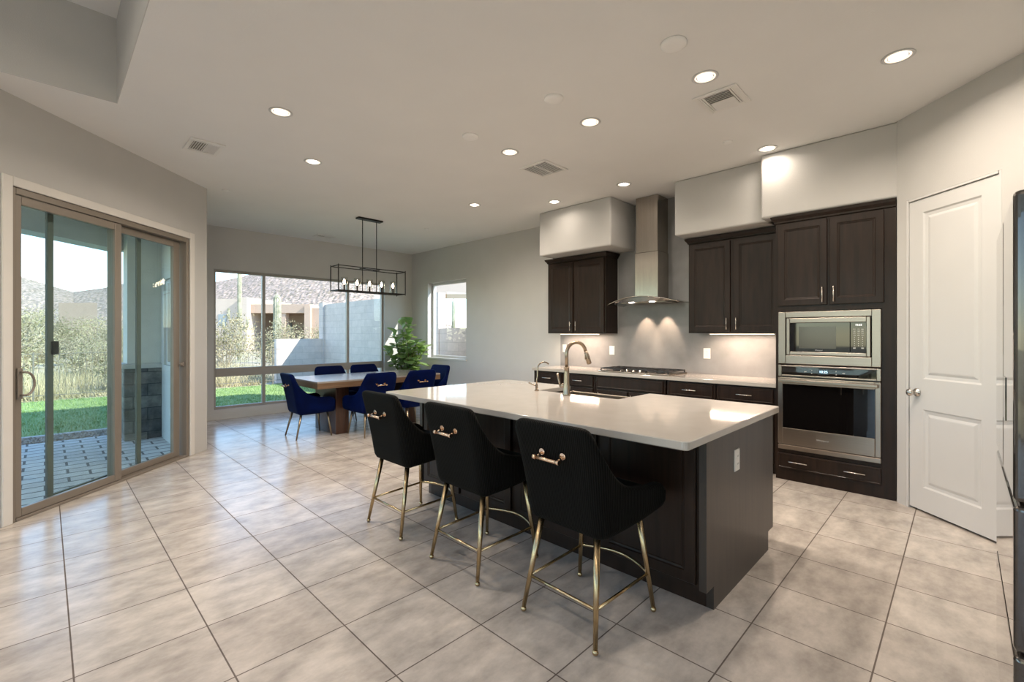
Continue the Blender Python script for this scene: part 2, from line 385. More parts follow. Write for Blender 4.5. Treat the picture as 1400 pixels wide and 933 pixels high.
def thing(name, label, cat, loc=(0, 0, 0), rz=0.0, group=None):
    o = bpy.data.objects.new(name, None); COL.objects.link(o)
    o.empty_display_size = 0.1
    o.location = loc; o.rotation_euler = (0, 0, rz); o['label'] = label; o['category'] = cat
    if group: o['group'] = group
    return o
def tag(o, label, cat, group=None, kind=None):
    o['label'] = label; o['category'] = cat
    if group: o['group'] = group
    if kind: o['kind'] = kind
    return o
def structure(o, label=None):
    o['kind'] = 'structure'
    if label: o['label'] = label
    return o
def copy_tree(o, parent=None):
    c = o.copy(); COL.objects.link(c)
    if parent: c.parent = parent
    for ch in list(o.children): copy_tree(ch, c)
    return c
def B(*a, **k): return MB().box(*a, **k)
NX, NYm, Z = Vector((-1, 0, 0)), Vector((0, -1, 0)), Vector((0, 0, 1))
DOOR_LOOPS = [(0.0, 0.003), (0.003, 0.0), (0.055, 0.0), (0.060, 0.005), (0.070, 0.007), (0.074, 0.011)]
DRAWER_LOOPS = [(0.0, 0.004), (0.004, 0.0), (0.012, 0.0), (0.016, 0.003)]
def text_part(name, body, size, m, parent, loc, rot, extr=0.0004):
    c = bpy.data.curves.new(name, 'FONT'); c.body = body; c.size = size; c.extrude = extr
    c.align_x = 'CENTER'; c.align_y = 'CENTER'
    c.materials.append(m)
    tmp = bpy.data.objects.new('tmp', c); COL.objects.link(tmp)
    bpy.context.view_layer.update()
    me = bpy.data.meshes.new_from_object(tmp.evaluated_get(bpy.context.evaluated_depsgraph_get()))
    bpy.data.objects.remove(tmp); bpy.data.curves.remove(c)
    o = bpy.data.objects.new(name, me); COL.objects.link(o)
    if not me.materials: me.materials.append(m)
    o.parent = parent; o.location = loc; o.rotation_euler = rot
    return o
def pull(mb, c, U, N, L, r=0.0055, stand=0.03):
    c, U, N = Vector(c), Vector(U), Vector(N)
    mb.tube([c - U * L / 2 + N * stand, c + U * L / 2 + N * stand], r, 10)
    for q in (-1, 1):
        a = c + U * (q * (L / 2 - 0.018)); mb.tube([a, a + N * stand], r * 0.8, 8)
    return mb

# ------------------------------------------------------------------ the setting
CZ = 3.13
TZ = 3.77
# floor polygon (inside faces plus a little under the walls)
fl = MB().prism([(-5.1, -4.1), (1.1, -4.1), (1.1, -0.95), (5.72, -0.95), (5.72, 8.69), (1.28, 8.69), (1.28, 6.52), (-0.62, 4.64), (-5.1, 4.64)], -0.12, 0.0)
structure(fl.build('floor', M['floor']))

def wall_boxes(name, boxes, m='wall'):
    b = MB()
    for q in boxes: b.box(*q)
    return structure(b.build(name, M[m]))
FY = 8.59; RX = 5.62
wx0, wx1, wz0, wz1 = 1.90, 4.96, 0.16, 2.44
wall_boxes('wall_far', [(1.18, wx0, FY, FY + 0.2, -0.1, CZ), (wx1, RX + 0.2, FY, FY + 0.2, -0.1, CZ), (wx0, wx1, FY, FY + 0.2, wz1, CZ), (wx0, wx1, FY, FY + 0.2, -0.1, wz0)])
sy0, sy1, sz0, sz1 = 6.75, 8.0, 0.90, 2.45
wall_boxes('wall_right', [(RX, RX + 0.2, -1.0, sy0, -0.1, CZ), (RX, RX + 0.2, sy1, FY, -0.1, CZ), (RX, RX + 0.2, sy0, sy1, -0.1, sz0), (RX, RX + 0.2, sy0, sy1, sz1, CZ)])
ny0, ny1, nz0, nz1 = 7.15, 8.10, 0.95, 2.15
wall_boxes('wall_nook', [(1.18, 1.36, 6.47, ny0, -0.1, CZ), (1.18, 1.36, ny1, FY, -0.1, CZ), (1.18, 1.36, ny0, ny1, -0.1, nz0), (1.18, 1.36, ny0, ny1, nz1, CZ)])
# angled wall with the sliding door: local x runs from the corner towards the living room, local +y is the room side
PC = Vector((1.352, 6.465, 0)); PA = math.radians(225)
ds0, ds1, dz1 = 0.29, 2.16, 2.47
b = MB()
for q in ((0.0, ds0, -0.18, 0, -0.1, CZ), (ds1, 2.70, -0.18, 0, -0.1, CZ), (ds0, ds1, -0.18, 0, dz1, CZ)): b.box(*q)
pw = structure(b.build('wall_patio', M['wall'])); pw.location = PC; pw.rotation_euler = (0, 0, PA)
# pantry wall, local -y is the room side
WC = Vector((4.905, 0.385, 0))
pd0, pd1, pdz = 0.085, 0.80, 2.45
b = MB()
for q in ((-0.0, pd0, 0, 0.12, 0, CZ), (pd1, 1.75, 0, 0.12, 0, CZ), (pd0, pd1, 0, 0.12, pdz, CZ)): b.box(*q)
pw2 = structure(b.build('wall_pantry', M['wall'])); pw2.location = WC; pw2.rotation_euler = (0, 0, PA)
wall_boxes('wall_fridge', [(1.0, RX, -0.98, -0.86, 0, CZ)])
wall_boxes('wall_living', [(-5.1, -4.6, 4.57, 4.75, -0.1, TZ), (-1.3, -0.55, 4.57, 4.75, -0.1, TZ), (-4.6, -1.3, 4.57, 4.75, -0.1, 0.0), (-4.6, -1.3, 4.57, 4.75, 3.0, TZ)])  # window openings here and in the next two walls are added for fill light
wall_boxes('wall_left', [(-5.1, -4.95, -4.0, -1.6, -0.1, TZ), (-5.1, -4.95, 3.4, 4.57, -0.1, TZ), (-5.1, -4.95, -1.6, 3.4, -0.1, 0.0), (-5.1, -4.95, -1.6, 3.4, 3.0, TZ)])
wall_boxes('wall_back', [(-5.1, -4.2, -4.15, -4.0, -0.1, TZ), (-0.6, 1.12, -4.15, -4.0, -0.1, TZ), (-4.2, -0.6, -4.15, -4.0, 3.0, TZ), (1.0, 1.12, -4.0, -0.86, 0, TZ)])
# ceilings
c1 = MB().prism([(0.383, -4.1), (1.15, -4.1), (1.15, -1.0), (RX + 0.2, -1.0), (RX + 0.2, FY + 0.2), (1.16, FY + 0.2), (1.16, 6.5), (-0.70, 4.64), (-0.70, 4.57), (0.383, 4.57)], CZ, CZ + 0.14)
structure(c1.build('ceiling', M['ceiling']))
structure(B(-5.1, 0.55, -4.15, 4.75, TZ, TZ + 0.12).build('ceiling_tray', M['ceiling']))
t1 = MB(); t1.box(0.378, 0.53, -4.0, 4.70, CZ + 0.0005, TZ - 0.001); t1.box(-0.56, 0.53, 4.565, 4.72, CZ + 0.0005, TZ - 0.001)
structure(t1.build('wall_tray', M['wall']))
# soffits over the kitchen cabinets
sb = MB()
sb.box(5.0, RX, 3.17, 4.365, 2.507, CZ, 0.02, 3); sb.box(5.05, RX, 1.30, 2.355, 2.507, CZ, 0.02, 3); sb.box(4.905, RX, 0.37, 1.41, 2.507, CZ, 0.02, 3)
structure(sb.build('wall_soffit', M['wall']))
# backsplash
sp = MB(); sp.box(RX - 0.012, RX, 1.28, 4.455, 0.90, 1.40); sp.box(RX - 0.012, RX, 2.31, 3.43, 1.40, CZ)
structure(sp.build('wall_backsplash', M['splash']))
# baseboards
structure(B(1.36, RX, FY - 0.012, FY, 0, 0.085).build('baseboard_far', M['wall']))
structure(B(RX - 0.012, RX, 4.46, FY - 0.012, 0, 0.085).build('baseboard_right', M['wall']))

# windows
def window(name, axis, plane, a0, a1, z0, z1, vs, hs, m, depth=0.07, fw=0.045, mw=0.05, gl='glass', trans_h=0.14):
    """axis 'x': the window lies in plane y=plane, spanning x; axis 'y': plane x=plane spanning y"""
    r = bpy.data.objects.new(name, None); COL.objects.link(r); r.location = (0, 0, 0); r['kind'] = 'structure'
    def bx(mb, p0, p1, q0, q1, d0, d1, bev=0.004):
        if axis == 'x': mb.box(p0, p1, plane + d0, plane + d1, q0, q1, bev, 1)
        else: mb.box(plane + d0, plane + d1, p0, p1, q0, q1, bev, 1)
    f = MB()
    bx(f, a0, a0 + fw, z0, z1, 0, depth); bx(f, a1 - fw, a1, z0, z1, 0, depth)
    bx(f, a0 + fw, a1 - fw, z0, z0 + fw, 0, depth); bx(f, a0 + fw, a1 - fw, z1 - fw, z1, 0, depth)
    f.build('window_frame', m, r)
    for v in vs:
        q = MB(); bx(q, v - mw / 2, v + mw / 2, z0 + fw, z1 - fw, 0.004, depth - 0.004); q.build('mullion', m, r)
    for hh in hs:
        q = MB(); bx(q, a0 + fw, a1 - fw, hh - trans_h / 2, hh + trans_h / 2, 0.0, depth); q.build('transom', m, r)
    g = MB(); bx(g, a0 + 0.01, a1 - 0.01, z0 + 0.01, z1 - 0.01, depth / 2, depth / 2 + 0.004, 0)
    g.build('glass_pane', M[gl], r)
    return r
window('window_1', 'x', FY + 0.06, wx0, wx1, wz0, wz1, [2.66, 4.19], [0.755], M['winframe'], fw=0.04)
window('window_2', 'y', RX + 0.11, sy0, sy1, sz0, sz1, [], [], M['white'], depth=0.07, fw=0.05)
window('window_3', 'y', 1.21, ny0, ny1, nz0, nz1, [7.62], [], M['white'])
window('fill_window_4', 'x', -4.12, -4.2, -0.6, 0, 3.0, [-3.0, -1.8], [], M['taupe'])  # added out of view so daylight fills the room from behind
window('fill_window_6', 'x', 4.63, -4.6, -1.3, 0, 3.0, [-3.5, -2.4], [], M['taupe'])  # added unseen window on the living room side for extra daylight
window('fill_window_5', 'y', -5.06, -1.6, 3.4, 0, 3.0, [0.1, 1.7], [], M['taupe'])  # added outside the frame to send daylight toward the kitchen
structure(B(RX - 0.02, RX + 0.11, sy0 - 0.02, sy1 + 0.02, sz0 - 0.03, sz0 + 0.004, 0.004, 1).build('trim_1', M['white']))

# sliding patio door (angled wall), casing first
def at_patio(o):
    o.location = PC; o.rotation_euler = (0, 0, PA); return o
cs = MB()
cs.box(0.222, 0.292, 0, 0.016, 0, 2.535, 0.004, 1); cs.box(2.158, 2.228, 0, 0.016, 0, 2.535, 0.004, 1); cs.box(0.292, 2.158, 0, 0.016, 2.465, 2.535, 0.004, 1)
structure(at_patio(cs.build('trim_2', M['casing'])))
dr = bpy.data.objects.new('door_1', None); COL.objects.link(dr); at_patio(dr); dr['kind'] = 'structure'
f = MB()
f.box(0.292, 0.335, -0.15, 0.0, 0, 2.465, 0.004, 1); f.box(2.125, 2.158, -0.15, 0.0, 0, 2.465, 0.004, 1)
f.box(0.335, 2.125, -0.15, 0.0, 2.415, 2.465, 0.004, 1); f.box(0.335, 2.125, -0.15, 0.004, 0, 0.022, 0.003, 1)
f.build('door_frame', M['taupe'], dr, world=False)
def slider(name, s0, s1, y0, y1, sl, sr, m=None):
    q = MB()
    q.box(s0, s0 + sl, y0, y1, 0.024, 2.41, 0.005, 2); q.box(s1 - sr, s1, y0, y1, 0.024, 2.41, 0.005, 2)
    q.box(s0 + sl, s1 - sr, y0, y1, 0.024, 0.085, 0.005, 2); q.box(s0 + sl, s1 - sr, y0, y1, 2.345, 2.41, 0.005, 2)
    o = q.build(name, m or M['taupe'], dr, world=False)
    g = MB().box(s0 + sl - 0.005, s1 - sr + 0.005, (y0 + y1) / 2 - 0.003, (y0 + y1) / 2 + 0.003, 0.08, 2.35)
    g.build('glass_pane', M['doorglass'], o, world=False)
    return o
sl1 = slider('sliding_panel', 1.195, 2.125, -0.045, -0.006, 0.075, 0.045)
fx1 = slider('fixed_panel', 0.365, 1.25, -0.098, -0.058, 0.09, 0.06)
h = MB(); h.box(2.088, 2.122, -0.006, 0.012, 0.90, 1.13, 0.004, 2)
h.tube([(2.105, 0.012, 1.10)] + [(2.105 - 0.062 * math.sin(a), 0.05, 1.015 + 0.085 * math.cos(a)) for a in [PI * i / 12 for i in range(13)]] + [(2.105, 0.012, 0.93)], 0.008, 10)
h.build('handle', M['taupe'], sl1, world=False)
l = MB(); l.box(0.345, 0.365, -0.055, -0.02, 1.02, 1.07, 0.004, 1); l.ball((0.372, -0.035, 1.045), 0.017)
l.build('door_stop', M['taupe'], fx1, world=False)
sc = MB()
for s0, s1 in ((0.82, 0.872), (1.72, 1.772)): sc.box(s0, s1, -0.145, -0.122, 0.03, 2.41, 0.003, 1)
sc.box(0.872, 1.72, -0.145, -0.122, 0.03, 0.07, 0.003, 1); sc.box(0.872, 1.72, -0.145, -0.122, 2.37, 2.41, 0.003, 1)
scr = sc.build('screen_panel', mat('screen_frame_paint', (0.12, 0.125, 0.115, 1), 0.5), dr, world=False)
MB().box(0.865, 1.727, -0.134, -0.1335, 0.06, 2.38).build('insect_mesh', M['mesh'], scr, world=False)
B(1.69, 1.745, -0.122, -0.106, 1.215, 1.325, 0.006, 2).build('latch', M['black'], scr, world=False)

# pantry door
pdr = bpy.data.objects.new('door_2', None); COL.objects.link(pdr); pdr.location = WC; pdr.rotation_euler = (0, 0, PA); pdr['kind'] = 'structure'
d0, d1, dzt = pd0 + 0.022, pd1 - 0.022, pdz - 0.022
jb = MB()
jb.box(pd0, d0 - 0.004, 0.0, 0.12, 0, pdz - 0.0, 0.002, 1); jb.box(d1 + 0.004, pd1, 0.0, 0.12, 0, pdz, 0.002, 1); jb.box(d0, d1, 0.0, 0.12, dzt + 0.004, pdz, 0.002, 1)
jb.build('door_jamb', M['white'], pdr, world=False)
lf = MB(); zb = 0.018; yf = 0.012; th = 0.036
px0, px1 = d0 + 0.115, d1 - 0.115
rows = [(0.195, 0.80), (1.035, 2.325)]
ys = (yf, yf + th)
lf.box(d0, px0, ys[0], ys[1], zb, dzt); lf.box(px1, d1, ys[0], ys[1], zb, dzt)
zz = [zb, rows[0][0], rows[0][1], rows[1][0], rows[1][1], dzt]
for a, c in ((0, 1), (2, 3), (4, 5)): lf.box(px0, px1, ys[0], ys[1], zz[a], zz[c])
for a, c in rows:
    lf.front((px0, yf + th, a), (1, 0, 0), (0, 0, 1), (0, -1, 0), px1 - px0, c - a, th, [(0.0, 0.0), (0.012, 0.009), (0.034, 0.011), (0.052, 0.004), (0.06, 0.003)])
lf.build('door_panel', M['white'], pdr, world=False)
kb = MB(); kz = 0.925
kb.lathe([(0.033, 0.0), (0.033, -0.006), (0.028, -0.010), (0.012, -0.014), (0.011, -0.034), (0.022, -0.044), (0.0275, -0.056), (0.026, -0.068), (0.016, -0.074), (0.001, -0.075)], (d0 + 0.065, yf, kz), 24, 'y')
kb.box(d0 - 0.002, d0 + 0.004, yf - 0.003, yf + 0.02, kz - 0.03, kz + 0.03)
kb.build('door_knob', M['nickel'], pdr, world=False)

# ------------------------------------------------------------------ island
IZ = 0.914
ix0, ix1, iy0, iy1 = 1.94, 3.345, 0.845, 3.365
isl = thing('kitchen_island', 'espresso wood kitchen island base standing under the pale quartz counter', 'island', (2.8, 2.1, 0))
bd = MB()
bx0, bx1, by0, by1 = 2.275, 3.33, 0.925, 3.285
snk = (2.90, 3.36, 1.775, 2.535)
bd.box(bx0, bx1, by0, snk[2] - 0.01, 0.118, 0.873); bd.box(bx0, bx1, snk[3] + 0.01, by1, 0.118, 0.873)
bd.box(bx0, bx1, snk[2] - 0.01, snk[3] + 0.01, 0.118, 0.60); bd.box(bx0, snk[0] - 0.02, snk[2] - 0.01, snk[3] + 0.01, 0.60, 0.873)
bd.build('cabinet_body', M['wood'], isl)
B(2.345, 3.245, by0, by1, 0.0, 0.118).build('toe_kick', M['wood'], isl)
for (y0, y1, nm) in ((0.888, 0.924, 'end_panel'), (3.286, 3.322, 'end_panel')):
    e = MB(); e.v = []
    pts = [(2.252, 0.118), (2.345, 0.118), (2.345, 0.0), (3.245, 0.0), (3.245, 0.118), (3.345, 0.118), (3.345, 0.873), (2.252, 0.873)]
    n = len(pts)
    e.add([(p[0], y0, p[1]) for p in pts] + [(p[0], y1, p[1]) for p in pts], [list(range(n)), list(range(n, 2 * n))[::-1]] + [(i, n + i, n + (i + 1) % n, (i + 1) % n) for i in range(n)])
    e.build(nm, M['wood_lite'], isl)
for (y0, y1) in ((0.945, 1.50), (1.53, 2.19), (2.235, 2.77), (2.80, 3.27)):
    MB().front((bx0, y1, 0.135), (0, -1, 0), Z, NX, y1 - y0, 0.725, 0.019, DOOR_LOOPS).build('back_panel', M['wood'], isl)
for (y0, y1, z0, z1) in ((0.95, 1.74, 0.135, 0.86), (1.79, 2.15, 0.135, 0.59), (2.16, 2.52, 0.135, 0.59), (2.57, 3.27, 0.135, 0.86)):
    d = MB().front((bx1, y0, z0), (0, 1, 0), Z, (1, 0, 0), y1 - y0, z1 - z0, 0.019, DOOR_LOOPS).build('door', M['wood'], isl)
    pull(MB(), (bx1 + 0.019, y0 + 0.05, z1 - 0.12), Z, (1, 0, 0), 0.13).build('handle', M['nickel'], d)
# counter with the notch for the apron sink
ct = MB()
def slab(x0, x1, y0, y1): return (x0, x1, y0, y1)
r = 0.03
def rc(cx, cy, a0): return [(cx + r * math.cos(a0 + PI / 2 * i / 5), cy + r * math.sin(a0 + PI / 2 * i / 5)) for i in range(6)]
pts = rc(ix0 + r, iy0 + r, PI) + rc(ix1 - r, iy0 + r, 1.5 * PI)
pts += [(ix1, 1.765), (2.885, 1.765), (2.885, 2.545), (ix1, 2.545)]
pts += rc(ix1 - r, iy1 - r, 0) + rc(ix0 + r, iy1 - r, PI / 2)
def slab_poly(pts, z0, z1, ch=0.004):
    c = Vector((sum(p[0] for p in pts) / len(pts), sum(p[1] for p in pts) / len(pts)))
    n = len(pts); m = MB()
    def ins(d):
        out = []
        for i, p in enumerate(pts):
            a = Vector(pts[i - 1]); b_ = Vector(p); c_ = Vector(pts[(i + 1) % n])
            e1 = (b_ - a).normalized(); e2 = (c_ - b_).normalized()
            nn = (Vector((-e1.y, e1.x)) + Vector((-e2.y, e2.x)))
            nn = nn / max(0.5, nn.length_squared / 2) if nn.length > 0 else nn
            out.append((p[0] + nn.x * d / 1.0, p[1] + nn.y * d / 1.0))
        return out
    i1 = ins(ch)
    rings = [[(p[0], p[1], z0) for p in i1], [(p[0], p[1], z0 + ch) for p in pts], [(p[0], p[1], z1 - ch) for p in pts], [(p[0], p[1], z1) for p in i1]]
    vs = [v for rg in rings for v in rg]
    fs = [list(range(n))[::-1], [3 * n + k for k in range(n)]]
    for q in range(3):
        fs += [(q * n + k, q * n + (k + 1) % n, (q + 1) * n + (k + 1) % n, (q + 1) * n + k) for k in range(n)]
    return m.add(vs, fs)
tag(slab_poly(pts, 0.874, IZ).build('island_countertop', M['quartz']), 'large glossy pale quartz countertop on the kitchen island with a sink cutout', 'countertop')
# apron sink
sk = thing('apron_sink', 'bronze toned steel apron sink set into the far edge of the island', 'sink', (3.1, 2.155, 0.62))
x0, x1, y0, y1 = 2.905, 3.365, 1.78, 2.53; zt, zbm = 0.868, 0.64
s_ = MB()
s_.box(x0, x0 + 0.02, y0, y1, zbm, zt, 0.004, 1); s_.box(x1 - 0.022, x1, y0, y1, zbm - 0.02, zt, 0.006, 2)
s_.box(x0 + 0.02, x1 - 0.022, y0, y0 + 0.02, zbm, zt, 0.004, 1); s_.box(x0 + 0.02, x1 - 0.022, y1 - 0.02, y1, zbm, zt, 0.004, 1); s_.box(x0 + 0.02, x1 - 0.022, y0 + 0.02, y1 - 0.02, zbm, zbm + 0.02)
s_.build('basin', mat('sink_steel', (0.42, 0.37, 0.31, 1), 0.3, 1.0), sk)
MB().lathe([(0.045, 0), (0.045, 0.004), (0.03, 0.004), (0.028, 0.001)], (3.12, 2.155, zbm + 0.02), 20).build('drain', M['nickel'], sk)
# faucet
fc = thing('kitchen_faucet', 'tall gooseneck bronze pull-down faucet standing behind the island sink', 'faucet', (2.80, 2.165, IZ))
fx, fy = 2.80, 2.165
q = MB().lathe([(0.030, 0), (0.031, 0.006), (0.027, 0.02), (0.023, 0.10), (0.020, 0.18), (0.0185, 0.205), (0.021, 0.208), (0.021, 0.216), (0.016, 0.218)], (fx, fy, IZ), 24)
q.build('faucet_body', M['faucet'], fc)
u = Vector((math.cos(math.radians(-20)), math.sin(math.radians(-20)), 0))
R = 0.088
pth = [Vector((fx, fy, IZ + 0.21)), Vector((fx, fy, IZ + 0.31))]
for i in range(13):
    a = PI * i / 12 * 0.93
    pth.append(Vector((fx, fy, IZ + 0.318)) + u * (R - R * math.cos(a)) + Z * (R * math.sin(a)))
dv = (pth[-1] - pth[-2]).normalized()
MB().tube(pth, 0.0135, 14).build('spout', M['faucet'], fc)
e = pth[-1]
hd = MB().tube([e - dv * 0.002, e + dv * 0.03, e + dv * 0.035, e + dv * 0.10, e + dv * 0.108], [0.0145, 0.016, 0.0185, 0.0195, 0.016], 14)
hd.box(-0.006, 0.006, -0.004, 0.004, -0.02, 0.02, 0.002, 1, mtx=Matrix.Translation(e + dv * 0.05 - u.normalized() * 0.019 ))
hd.build('spray_head', M['faucet'], fc)
hn = MB(); hn.tube([(fx, fy, IZ + 0.07), (fx - 0.01, fy + 0.055, IZ + 0.072)], [0.017, 0.015], 12)
hn.tube([(fx - 0.01, fy + 0.05, IZ + 0.07), (fx - 0.012, fy + 0.062, IZ + 0.10), (fx - 0.014, fy + 0.078, IZ + 0.165)], [0.010, 0.008, 0.0095], 10)
hn.build('lever', M['faucet'], fc)
wd = thing('water_dispenser_faucet', 'slim small gooseneck drinking water tap at the left corner of the island sink', 'faucet', (2.84, 2.505, IZ))
wx, wy = 2.84, 2.505
MB().lathe([(0.018, 0), (0.018, 0.008), (0.011, 0.012), (0.011, 0.05), (0.007, 0.055)], (wx, wy, IZ), 16).build('tap_base', M['faucet'], wd)
u2 = Vector((math.cos(math.radians(-28)), math.sin(math.radians(-28)), 0))
p2 = [Vector((wx, wy, IZ + 0.05)), Vector((wx, wy, IZ + 0.09)), Vector((wx, wy, IZ + 0.12)) + u2 * 0.006]
for i in range(11):
    a = PI * i / 10 * 0.78
    p2.append(Vector((wx, wy, IZ + 0.185)) + u2 * (0.018 + 0.045 - 0.055 * math.cos(a)) + Z * (0.052 * math.sin(a)))
MB().tube(p2, 0.0058, 10).build('spout', M['faucet'], wd)
MB().tube([(wx, wy, IZ + 0.04), (wx - 0.02, wy + 0.03, IZ + 0.052), (wx - 0.035, wy + 0.06, IZ + 0.068)], [0.006, 0.005, 0.0055], 8).build('lever', M['faucet'], wd)

# ------------------------------------------------------------------ outlets
def outlet(label, O, U, N, w, h, kind='duplex', group=None, name='wall_outlet'):
    O, U, N = Vector(O), Vector(U), Vector(N)
    t = thing(name, label, 'outlet' if kind == 'duplex' else 'switch', O, group=group)
    c = O
    MB().front(c - U * w / 2 - Z * h / 2, U, Z, N, w, h, 0.006, [(0, 0.002), (0.002, 0.0)]).build('cover_plate', M['plate'], t)
    if kind == 'duplex':
        for dz in (-0.021, 0.021):
            f = MB().front(c - U * 0.017 + Z * (dz - 0.014) + N * 0.005, U, Z, N, 0.034, 0.028, 0.003, [(0, 0.001), (0.001, 0)]).build('receptacle', M['plate'], t)
            s = MB()
            for k in (-0.007, 0.007): s.box(-0.0012, 0.0012, -0.0008, 0.0008, -0.005, 0.005, mtx=Matrix.Translation(c + U * k + Z * (dz + 0.002) + N * 0.0085) @ Matrix(((U.x, N.x, 0), (U.y, N.y, 0), (0, 0, 1))).to_4x4())
            s.build('slot', M['slot'], f)
    else:
        for k in ((0,) if w < 0.09 else (-0.024, 0.024)):
            MB().front(c + U * (k - 0.016) - Z * 0.033 + N * 0.005, U, Z, N, 0.032, 0.066, 0.004, [(0, 0.001), (0.002, 0)]).build('rocker', M['plate'], t)
    return t
outlet('white duplex outlet on the right end panel of the island', (2.665, 0.888, 0.69), (1, 0, 0), (0, -1, 0), 0.072, 0.118)
outlet('white switch plate at the far left end of the backsplash behind the faucet', (RX - 0.012, 4.375, 1.165), (0, -1, 0), NX, 0.072, 0.118, 'switch', name='wall_switch')
outlet('white outlet plate on the backsplash left of the cooktop', (RX - 0.012, 3.53, 1.155), (0, -1, 0), NX, 0.08, 0.125)
outlet('white outlet plate on the backsplash right of the cooktop', (RX - 0.012, 2.205, 1.15), (0, -1, 0), NX, 0.082, 0.125)

# ------------------------------------------------------------------ back counter, base cabinets
CF = 4.985
units = [('drawer', 3.905, 4.445, 'espresso base cabinet at the far left end of the back counter'),
         ('drawer', 3.39, 3.895, 'espresso base cabinet just left of the cooktop cabinet'),
         ('false', 2.43, 3.38, 'wide espresso base cabinet directly below the cooktop'),
         ('drawer', 1.87, 2.41, 'espresso base cabinet just right of the cooktop cabinet'),
         ('drawer', 1.29, 1.86, 'espresso base cabinet at the right end beside the oven tower')]
for kind, y0, y1, lab in units:
    t = thing('base_cabinet', lab, 'cabinet', (5.3, (y0 + y1) / 2, 0), group='base cabinets along the back wall')
    q = MB(); q.box(CF, RX - 0.002, y0 - 0.0, y1 + 0.0, 0.10, 0.858); q.box(CF + 0.07, RX - 0.002, y0, y1, 0, 0.10)
    q.build('cabinet_body', M['wood'], t)
    ww = y1 - y0 - 0.05
    d = MB().front((CF, y1 - 0.025, 0.698), (0, -1, 0), Z, NX, ww, 0.142, 0.019, DRAWER_LOOPS).build('drawer' if kind == 'drawer' else 'false_front', M['wood'], t)
    if kind == 'drawer':
        pull(MB(), (CF - 0.019, (y0 + y1) / 2, 0.768), (0, 1, 0), NX, 0.15).build('handle', M['nickel'], d)
        doors = [(y0 + 0.025, y1 - 0.025)]
    else:
        doors = [(y0 + 0.025, (y0 + y1) / 2 - 0.012), ((y0 + y1) / 2 + 0.012, y1 - 0.025)]
    for a, c in doors:
        dd = MB().front((CF, c, 0.115), (0, -1, 0), Z, NX, c - a, 0.562, 0.019, DOOR_LOOPS).build('door', M['wood'], t)
        pull(MB(), (CF - 0.019, c - 0.04, 0.58), Z, NX, 0.13).build('handle', M['nickel'], dd)
tag(B(4.955, RX - 0.013, 1.285, 4.462, 0.86, 0.90, 0.004, 1).build('back_countertop', M['quartz']), 'long narrow pale quartz countertop along the back wall under the cooktop', 'countertop')

# cooktop
ck = thing('gas_cooktop', 'black and steel gas cooktop with five knobs on the back counter', 'cooktop', (5.3, 2.905, 0.90))
B(5.055, 5.545, 2.42, 3.39, 0.9005, 0.914, 0.005, 2).build('cooktop_base', M['steel'], ck)
for (cx, cy, rr) in ((5.20, 2.60, 0.04), (5.43, 2.60, 0.035), (5.33, 2.905, 0.055), (5.20, 3.21, 0.035), (5.43, 3.21, 0.04)):
    MB().lathe([(rr + 0.012, 0), (rr + 0.01, 0.01), (rr, 0.011), (rr, 0.018), (rr * 0.8, 0.021)], (cx, cy, 0.914), 18).build('burner', M['iron'], ck)
for (a, c) in ((2.44, 2.735), (2.755, 3.055), (3.075, 3.37)):
    g = MB(); z0, z1 = 0.934, 0.948
    fx0 = 5.075 if a != 2.755 else 5.17
    g.box(fx0, 5.53, a, a + 0.014, z0, z1); g.box(fx0, 5.53, c - 0.014, c, z0, z1); g.box(fx0, fx0 + 0.014, a + 0.014, c - 0.014, z0, z1); g.box(5.516, 5.53, a + 0.014, c - 0.014, z0, z1)
    for k in (0.33, 0.66): g.box(fx0 + 0.014, 5.516, a + (c - a) * k - 0.006, a + (c - a) * k + 0.006, z0 + 0.001, z1 - 0.001)
    for k in (0.3, 0.7): g.box(fx0 + (5.53 - fx0) * k - 0.006, fx0 + (5.53 - fx0) * k + 0.006, a + 0.014, c - 0.014, z0 + 0.002, z1 - 0.002)
    for px in (fx0, 5.518):
        for py in (a, c - 0.012): g.box(px, px + 0.012, py, py + 0.012, 0.914, z0)
    g.build('grate', M['iron'], ck)
for i in range(5):
    MB().lathe([(0.019, 0), (0.019, 0.006), (0.016, 0.008), (0.0145, 0.026), (0.012, 0.028)], (5.105, 2.725 + i * 0.09, 0.914), 16).build('knob', M['nickel'], ck)

